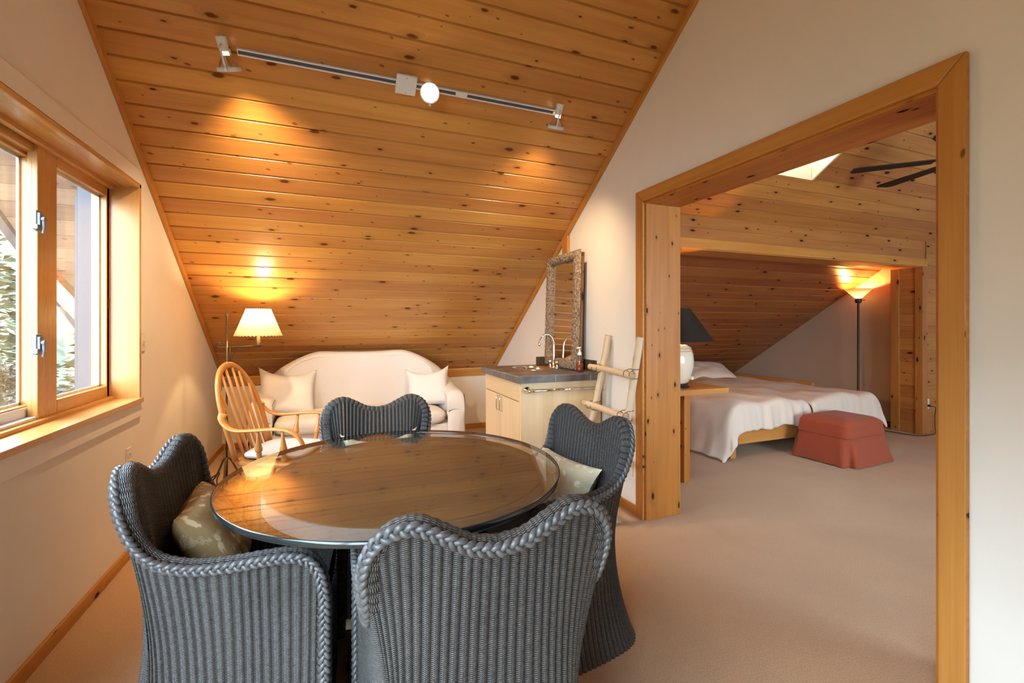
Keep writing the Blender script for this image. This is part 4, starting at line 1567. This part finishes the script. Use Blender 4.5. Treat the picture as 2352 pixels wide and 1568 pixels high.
# ------------------------------------------------------------------ track lights on the slope
sl = atan2(-M1, 1)           # slope direction along +Y
TYc = 2.645
tz = roof(TYc)
nrm = Vector((0, -M1, -1)).normalized()   # into the room
al = Vector((0, 1, -M1)).normalized()     # down the slope
tr = thing('track_light', 'white track lighting bar across the sloping pine ceiling', 'track light', (.455, TYc, tz))
Mt = Matrix((Vector((1, 0, 0)), al, nrm)).transposed().to_4x4()
m = MB(); m.box(-.885, .885, -.0175, -.010, 0, .018, Mt); m.box(-.885, .885, .010, .0175, 0, .018, Mt); m.box(-.885, .885, -.0175, .0175, 0, .006, Mt)
m.box(-.889, -.885, -.0175, .0175, 0, .018, Mt); m.box(.885, .889, -.0175, .0175, 0, .018, Mt)
m.build('track', WHITE_MET, tr, bevel=.001)
MB().box(-.884, .884, -.010, .010, .006, .011, Mt).build('slot', TRACK_DARK, tr)
m = MB(); m.box(-.112, .002, -.055, .055, .012, .030, Mt)
m.build('canopy', WHITE_MET, tr, bevel=.003)
for y in (-.042, .042):
    m = MB()
    m.cyl(Mt @ Vector((-.055, y, .029)), Mt @ Vector((-.055, y, .0315)), .003, seg=10)
    m.build('screw', ZINC, tr)
m = MB(); m.box(.235, .305, -.0105, .0105, .010, .0185, Mt)
m.build('joiner', WHITE_MET, tr)


def spot_head(label, xw, aim, drop, yaw, lit=0, energy=60):
    # lamp holder, gimbal ring and reflector bulb hanging under the track; local -Z is the aim
    p = Vector((xw, TYc, tz)) + nrm * drop
    h = thing('spotlight', label, 'spotlight', p, 0, 'spotlights on the track')
    q = Vector(aim).normalized().to_track_quat('-Z', 'X').to_matrix().to_4x4() @ Matrix.Rotation(yaw, 4, 'Z')
    m = MB(); m.lathe([(.001, .090), (.0235, .088), (.024, .085), (.0225, .030), (.019, .024), (.001, .024)], 24, q)
    m.build('socket', WHITE_MET, h)
    m = MB(); m.lathe([(.015, .026), (.017, .010), (.022, .002), (.001, .001)], 20, q)
    m.build('bulb_neck', BULB_SOFT, h)
    m = MB(); m.lathe([(.019, .008), (.026, -.004), (.040, -.026), (.0475, -.046), (.0475, -.056)], 32, q)
    m.build('bulb_reflector', REFL, h)
    m = MB(); m.lathe([(.0465, -.0555), (.03, -.060), (.001, -.062)], 32, q)
    m.build('bulb_lens', BULB if lit else emit('lens_glow_%s' % int(xw * 100), (1, .82, .55), 4), h)
    m = MB(); m.lathe([(.050, -.040), (.054, -.040), (.054, -.060), (.050, -.060), (.050, -.040)], 36, q)
    m.build('gimbal_ring', WHITE_MET, h)
    m = MB()
    yk = [q @ Vector(v) for v in ((-.056, 0, -.05), (-.060, 0, -.02), (-.058, 0, .03), (-.045, 0, .052), (-.02, 0, .055))]
    m.tube(cr(yk, 5), .0035, 8, flat=(1.4, .8))
    m.build('yoke', WHITE_MET, h)
    for a in (-1, 1):
        m = MB(); m.cyl(q @ Vector((a * .053, 0, -.05)), q @ Vector((a * .066, 0, -.05)), .0065, seg=12)
        m.build('thumb_screw', WHITE_MET, h)
    m = MB()
    st = -nrm * drop + nrm * .014
    m.tube(cr([st, st * .55 + Vector((.012, 0, -.0)), q @ Vector((0, .02, .05))], 6), .006, 10)
    m.cyl(st, st + nrm * .012, .014, seg=16)
    m.build('stem', WHITE_MET, h)
    m = MB()
    m.tube(cr([q @ Vector((.012, 0, .089)), q @ Vector((.05, .008, .085)), q @ Vector((.066, .01, .045)), q @ Vector((.052, 0, .0)), q @ Vector((.045, 0, -.02))], 6), .0024, 8)
    m.build('wire', WHITE_MET, h)
    lamp('SPOT', 'spot_beam', p + (Vector(aim).normalized() * .075), energy, (1.0, .73, .42), spot_size=radians(118), spot_blend=.9, shadow_soft_size=.04, aim=aim)
    return h


spot_head('spotlight at the window end of the track, aimed down', -.475, (.2, .6, -1), .085, 0.2, 0, 110)
spot_head('brightly lit spotlight beside the track canopy, facing the camera', .53, (-.22, -1, -.38), .075, 0, 1, 35)
spot_head('spotlight at the doorway end of the track, aimed down', 1.345, (.02, .55, -1), .085, -.3, 0, 60)

# ------------------------------------------------------------------ bedroom: twin beds, table, lamps, ottoman, fan


def cloth_profile(pts, n=10):
    return cr([(p[0], 0, p[1]) for p in pts], n)


def duvet(name, prof, y0, y1, foot, foot_w, label, parent, seed, wr=.02, nj=60):
    # prof: cross-section points (x, z); sheet runs from the head y1 to the foot edge y0 and hangs over it by foot(x)
    P = resample(cloth_profile(prof), .03)
    n = len(P) - 1
    zt = max(p.z for p in P)

    def f(u, v):
        p = P[min(n, int(round(u * n)))]
        L = y1 - y0
        fo = foot(p.x, p.z)
        s_ = v * (L + fo)
        w = noise.noise((p.x * 4.2, s_ * 2.6, seed)) * wr + noise.noise((p.x * 11, s_ * 3.5, seed + 5)) * wr * .45
        sidef = max(0, min(1, (zt - p.z) / .2))
        w2 = noise.noise((s_ * 9, p.z * 2, seed + 9)) * .03 * sidef
        if s_ < L:
            y = y1 - s_
            z = p.z
        else:
            o = s_ - L
            r = .07
            an = min(o / r, pi / 2)
            y = y0 - r * sin(an) * .9 - max(0, o - r * pi / 2) * (.12 + .3 * sidef)
            drop = r * (1 - cos(an)) + max(0, o - r * pi / 2)
            z = p.z - drop
            w += noise.noise((p.x * 16, 0, seed + 2)) * .018 * min(1, o * 6)
            y += noise.noise((p.x * 14, 4, seed)) * .03 * min(1, o * 5)
        z = max(.012 + .01 * abs(noise.noise((p.x * 9, s_ * 7, 1))), z + w * (1 if p.z > .2 else .2))
        return Vector((p.x + w2, y, z))
    m = MB()
    m.grid(f, n, nj, flip=True)
    o = m.build(name, SHEET, parent)
    md = o.modifiers.new('thickness', 'SOLIDIFY'); md.thickness = .022; md.offset = -1
    md2 = o.modifiers.new('smooth', 'SUBSURF'); md2.levels = 1; md2.render_levels = 1
    return o


BY0, BY1 = 3.24, 5.75


def bed(label, x0, x1):
    b = thing('twin_bed', label, 'bed', ((x0 + x1) / 2, (BY0 + BY1) / 2, 0), 0, 'twin beds pushed together')
    cx_, cy_ = (x0 + x1) / 2, (BY0 + BY1) / 2
    h = (x1 - x0) / 2
    l = (BY1 - BY0) / 2
    m = MB()
    m.box(-h, h, -l, -l + .03, .13, .30); m.box(-h, -h + .025, -l, l, .13, .30); m.box(h - .025, h, -l, l, .13, .30); m.box(-h, h, l - .03, l, .13, .30)
    m.build('bed_frame', BED_WOOD, b, bevel=.004)
    for sx in (-1, 1):
        for sy in (-1, 1):
            m = MB(); m.box(sx * (h - .035) - .035, sx * (h - .035) + .035, sy * (l - .04) - .03, sy * (l - .04) + .03, 0, .14)
            m.build('leg', BED_WOOD, b, bevel=.004)
    m = MB(); rbox(m, 0, 0, .29, h - .015, l - .015, .18, p=14, crown=.01, seed=x0)
    m.build('mattress', SHEET, b)
    return b, cx_, cy_


b1, cx1, cy1 = bed('twin bed nearest the doorway, its cream duvet trailing on the carpet', 3.52, 4.53)
b2, cx2, cy2 = bed('twin bed along the alcove end wall with a wooden side rail', 4.55, 5.62)
d = duvet('duvet', [(3.36, .02), (3.40, .10), (3.44, .25), (3.48, .40), (3.55, .495), (3.68, .525), (4.0, .53), (4.35, .525), (4.48, .51), (4.545, .475)], BY0 + .02, 5.30,
          lambda x, z: .30 if z > .44 else .30 * max(.3, z / .44) + .05, .3, None, b1, 3, .03)
d.location = (-cx1, -cy1, 0)
d = duvet('duvet', [(4.555, .475), (4.62, .51), (4.78, .53), (5.05, .535), (5.35, .53), (5.54, .515), (5.63, .46), (5.665, .36), (5.68, .25)], BY0 + .0, 5.05,
          lambda x, z: .30 if z > .4 else .16, .3, None, b2, 8, .028)
d.location = (-cx2, -cy2, 0)
m = MB(); m.box(5.69 - cx2, 5.725 - cx2, 3.98 - cy2, 5.6 - cy2, .12, .535)
m.build('side_rail', BED_WOOD, b2, bevel=.004)
obj_cushion('pillow', SHEET, .76, .52, .19, 'cream pillow at the head of the far twin bed, lit orange', 'pillow', (5.08, 5.12, .585), radians(-14), radians(-68), radians(2), seed=12, ear=.08, wr=.012)

# slab table
nt_ = thing('bedside_table', 'pine slab table just inside the doorway holding a black shaded lamp', 'table', (2.72, 3.05, 0))
MB().box(-.47, .35, -.20, .30, .705, .75).build('table_top', BED_WOOD, nt_, bevel=.004)
MB().box(-.47 + .05, -.02 - .40 + .05, -.16, .26, 0, .705).build('slab_leg', PINE_JAMB, nt_, bevel=.004)
MB().box(-.085, -.025, -.16, .26, 0, .705).build('slab_leg', PINE_JAMB, nt_, bevel=.004)

tl = thing('table_lamp', 'table lamp with black cone shade and cream ceramic jar base', 'lamp', (2.665, 3.07, .75))
m = MB(); m.lathe([(.001, 0), (.135, 0), (.14, .006), (.125, .014), (.118, .020), (.13, .026), (.125, .034), (.001, .036)], 48)
m.build('foot', BLACK, tl)
m = MB(); m.lathe([(.001, .036), (.12, .036), (.135, .05), (.155, .10), (.173, .17), (.176, .22), (.170, .28), (.150, .335), (.125, .348), (.118, .352), (.001, .353)], 48)
m.build('jar', CERAMIC, tl)
m = MB()
m.lathe([(.1655, .301), (.1665, .303), (.1640, .306)], 48); m.lathe([(.1560, .322), (.1570, .324), (.1540, .327)], 48)
m.build('band', plain('tan_glaze_line', (.42, .32, .16), .3), tl)
for i in range(2):
    a = -.55 + pi * i
    m = MB()
    m.lathe([(.001, -.018), (.016, -.012), (.02, 0), (.016, .012), (.001, .018)], 14, Matrix.Translation((.160 * cos(a), .160 * sin(a), .075)))
    m.build('lug', CERAMIC, tl)
m = MB(); m.cyl((0, 0, .35), (0, 0, .40), .012, seg=12); m.cyl((0, 0, .40), (0, 0, .665), .004, seg=8); m.lathe([(.001, .655), (.012, .66), (.014, .668), (.006, .676), (.01, .684), (.001, .692)], 14)
m.build('stem', IRON, tl)
m = MB(); m.lathe([(.335, .385), (.145, .655)], 72); m.lathe([(.143, .6545), (.3325, .3855)], 72)
m.build('shade', plain('black_satin_card', (.022, .015, .010), .55, spec=.1), tl)
m = MB(); m.lathe([(.001, .42), (.03, .45), (.035, .49), (.02, .53), (.001, .535)], 18)
m.build('bulb', emit('bedside_bulb', (1, .68, .34), 14), tl)
lamp('POINT', 'table_lamp_light', (2.665, 3.07, .75 + .40), 50, (1.0, .52, .18), shadow_soft_size=.04)

# torchiere
TX, TY = 6.292, 3.80
to = thing('torchiere_lamp', 'slim dark torchiere floor lamp glowing in the alcove corner', 'lamp', (TX, TY, 0))
m = MB(); m.lathe([(.001, 0), (.14, 0), (.14, .012), (.10, .022), (.02, .04), (.0125, .06), (.0125, 1.56)], 40)
m.build('pole', BRONZE, to)
m = MB(); m.lathe([(.012, 1.545), (.03, 1.55), (.037, 1.565), (.037, 1.60), (.033, 1.605)], 28); m.tube([(.03, -.02, 1.585), (.062, -.045, 1.585)], .004, 8)
m.build('socket', BRONZE, to)
m = MB(); m.lathe([(.028, 1.600), (.05, 1.625), (.09, 1.667), (.130, 1.705), (.152, 1.727)], 48)
m.build('bowl_shade', SHADE_T, to)
m = MB(); m.lathe([(.001, 1.60), (.015, 1.605), (.02, 1.618), (.012, 1.632), (.001, 1.635)], 16)
m.build('bulb', emit('torchiere_bulb', (1, .68, .36), 5), to)
lamp('POINT', 'torchiere_light', (TX, TY, 1.658), 26, (1.0, .44, .12), shadow_soft_size=.03)

# ottoman
OX, OY = 4.555, 2.91
ot = thing('ottoman', 'rust red skirted ottoman at the foot of the beds', 'ottoman', (OX, OY, 0), radians(3))
m = MB()


def sqp(a, hx, hy, p=9):
    c_, s_ = cos(a), sin(a)
    k = (abs(c_) ** p + abs(s_) ** p) ** (-1 / p)
    return hx * c_ * k, hy * s_ * k


def topf(u, v):
    a = 2 * pi * u
    r = v
    x, y = sqp(a, .295, .235)
    e = max(0, 1 - r ** 6)
    return Vector((x * r, y * r, .355 + .045 * e ** .8 + .022 * (1 - r * r) + .004 * noise.noise((x * r * 8, y * r * 8, 1))))


m.grid(topf, 96, 24, closed=True)
m.grid(lambda u, v: Vector((*sqp(2 * pi * u, .295 + .012 * v, .235 + .012 * v), .356 - .105 * v + .004 * noise.noise((u * 30, v * 3, 2)))), 96, 6, closed=True)
m.build('cover', RED, ot)


def skirt(u, v):
    a = 2 * pi * u
    x, y = sqp(a, .307 + .058 * v, .247 + .055 * v, 7)
    # inverted pleats at the four corners
    q = min(abs(((u * 4 - .5) % 1) - 0), abs(((u * 4 - .5) % 1) - 1))
    pl = exp(-(q / .045) ** 2)
    f = 1 - .13 * pl * v + .035 * exp(-((q - .11) / .05) ** 2) * v
    f += .012 * noise.noise((u * 18, v, 7)) * v
    return Vector((x * f, y * f, .253 - .243 * v + .010 * noise.noise((u * 12, 9, 1)) * v))


m = MB(); m.grid(skirt, 400, 12, closed=True)
m.build('skirt', RED, ot)
m = MB(); m.tube([Vector((*sqp(2 * pi * i / 96, .310, .250), .254)) for i in range(96)], .004, 6, closed=True)
m.build('piping', RED, ot)

# ceiling fan
FX, FY, FZ = 4.2, 1.8, 2.45
fan = thing('ceiling_fan', 'dark ceiling fan hanging from the pine bedroom ceiling', 'ceiling fan', (FX, FY, FZ))
zc = roof_b(FY) - FZ
m = MB(); m.cyl((0, 0, .06), (0, 0, zc), .013, seg=14); m.lathe([(.07, zc - .05), (.06, zc - .09), (.02, zc - .11), (.013, zc - .11)], 24)
m.lathe([(.07, zc - .05), (.07, zc + .04)], 24)
m.build('downrod', BRONZE, fan)
m = MB(); m.lathe([(.001, .10), (.05, .10), (.11, .075), (.12, .04), (.115, -.005), (.08, -.035), (.05, -.06), (.001, -.065)], 36)
m.build('motor', BRONZE, fan)
for i in range(6):
    a = radians(74 + 60 * i)
    Mf = Matrix.Rotation(a, 4, 'Z') @ Matrix.Rotation(radians(-1), 4, 'X')
    m = MB()
    m.prism([(.20, -.05), (.66, -.068), (.69, -.05), (.69, .05), (.66, .068), (.20, .05)], 2, -.004, .004)
    m.v = [tuple(Mf @ Vector(p)) for p in m.v]
    bl = m.build('blade', plain('dark_walnut_blade_%d' % i, (.03, .02, .014), .6, spec=.08), fan)
    m = MB(); m.bar(Mf @ Vector((.10, 0, .004)), Mf @ Vector((.27, 0, .004)), .03, .006)
    m.build('blade_iron', BRONZE, bl)

po = plate('wall_outlet', PLASTIC, 'ivory outlet with a plugged cord on the bedroom plank wall', 'outlet', (6.425, YH - .001, .355), 1, .07, .115, rz=-pi / 2)
m = MB()
m.tube(cr([(6.425, YH - .012, .335), (6.44, YH - .05, .33), (6.49, YH - .05, .31), (6.52, YH - .03, .22), (6.53, YH - .025, .1), (6.53, YH - .03, .012), (6.40, YH - .05, .008), (6.24, YH - .04, .008), (6.18, 3.2, .008), (6.14, 3.45, .008), (6.16, 3.66, .008)], 8), .004, 8)
m.box(6.412, 6.438, YH - .028, YH - .006, .322, .348)
tag(m.build('plugged_cord', BLACK_RUB), 'black cord running from the plank wall outlet to the torchiere', 'cord')

# ------------------------------------------------------------------ trees outside


def tree(label, x, y, z0, h, r, mtl, n, seed, size=.12, conifer=True):
    rr = random.Random(seed)
    t_ = thing('conifer_tree' if conifer else 'shrub', label, 'tree' if conifer else 'shrub', (x, y, z0), 0, 'trees outside the window' if conifer else 'scrub outside the window')
    m = MB(); m.tube([(0, 0, 0), (.05, .03, h * .5), (0, 0, h * .93)], [r * .09, r * .06, r * .015], 8)
    m.build('trunk', TRUNK, t_)
    m = MB()
    if conifer:
        m.lathe([(.001, h * .06), (r * .62, h * .08), (r * .5, h * .3), (r * .3, h * .6), (.001, h * .95)], 14)
    else:
        m.lathe([(.001, 0), (r * .7, h * .1), (r * .8, h * .42), (r * .55, h * .75), (.001, h * .9)], 14)
    for _ in range(n):
        f = rr.random() ** (.8 if conifer else .6)
        z = h * (.08 + .92 * f) if conifer else h * f
        rad = r * ((1 - f) * .95 + .06) if conifer else r * sqrt(max(.03, 1 - (2 * f - .85) ** 2))
        a = rr.random() * 2 * pi
        q = rad * (rr.random() ** .45)
        p = Vector((q * cos(a), q * sin(a), z - (.25 * q if conifer else 0)))
        d1 = Vector((cos(a) + rr.uniform(-.5, .5), sin(a) + rr.uniform(-.5, .5), rr.uniform(-.5, .35))).normalized()
        d2 = d1.cross(Vector((rr.uniform(-1, 1), rr.uniform(-1, 1), rr.uniform(-1, 1)))).normalized()
        s_ = size * rr.uniform(.6, 1.4)
        k = len(m.v)
        m.v += [tuple(p - d2 * s_ * .35), tuple(p + d1 * s_ * .6 - d2 * s_ * .3), tuple(p + d1 * s_ * 1.5), tuple(p + d1 * s_ * .6 + d2 * s_ * .3)]
        m.face((k, k + 1, k + 2, k + 3))
    m.build('foliage', mtl, t_)
    return t_


tree('dark green conifer behind the left window pane', -6.2, 10.0, -2.0, 8.0, 2.3, LEAF, 8500, 1)
tree('paler green conifer behind the right window pane', -4.3, 13.9, -2.0, 7.0, 1.9, LEAF3, 7500, 2)
tree('dark conifer apart from the others, nearest the deck door', -8.2, 5.6, -1.9, 7.5, 2.3, LEAF, 7500, 3)
tree('pale dry scrub bush low behind the left window pane', -3.25, 6.5, -2.1, 2.95, .95, LEAF2, 9000, 20, .05, False)
tree('pale dry scrub bush low behind the right window pane', -3.05, 8.7, -2.1, 2.95, .95, LEAF2, 9000, 21, .05, False)
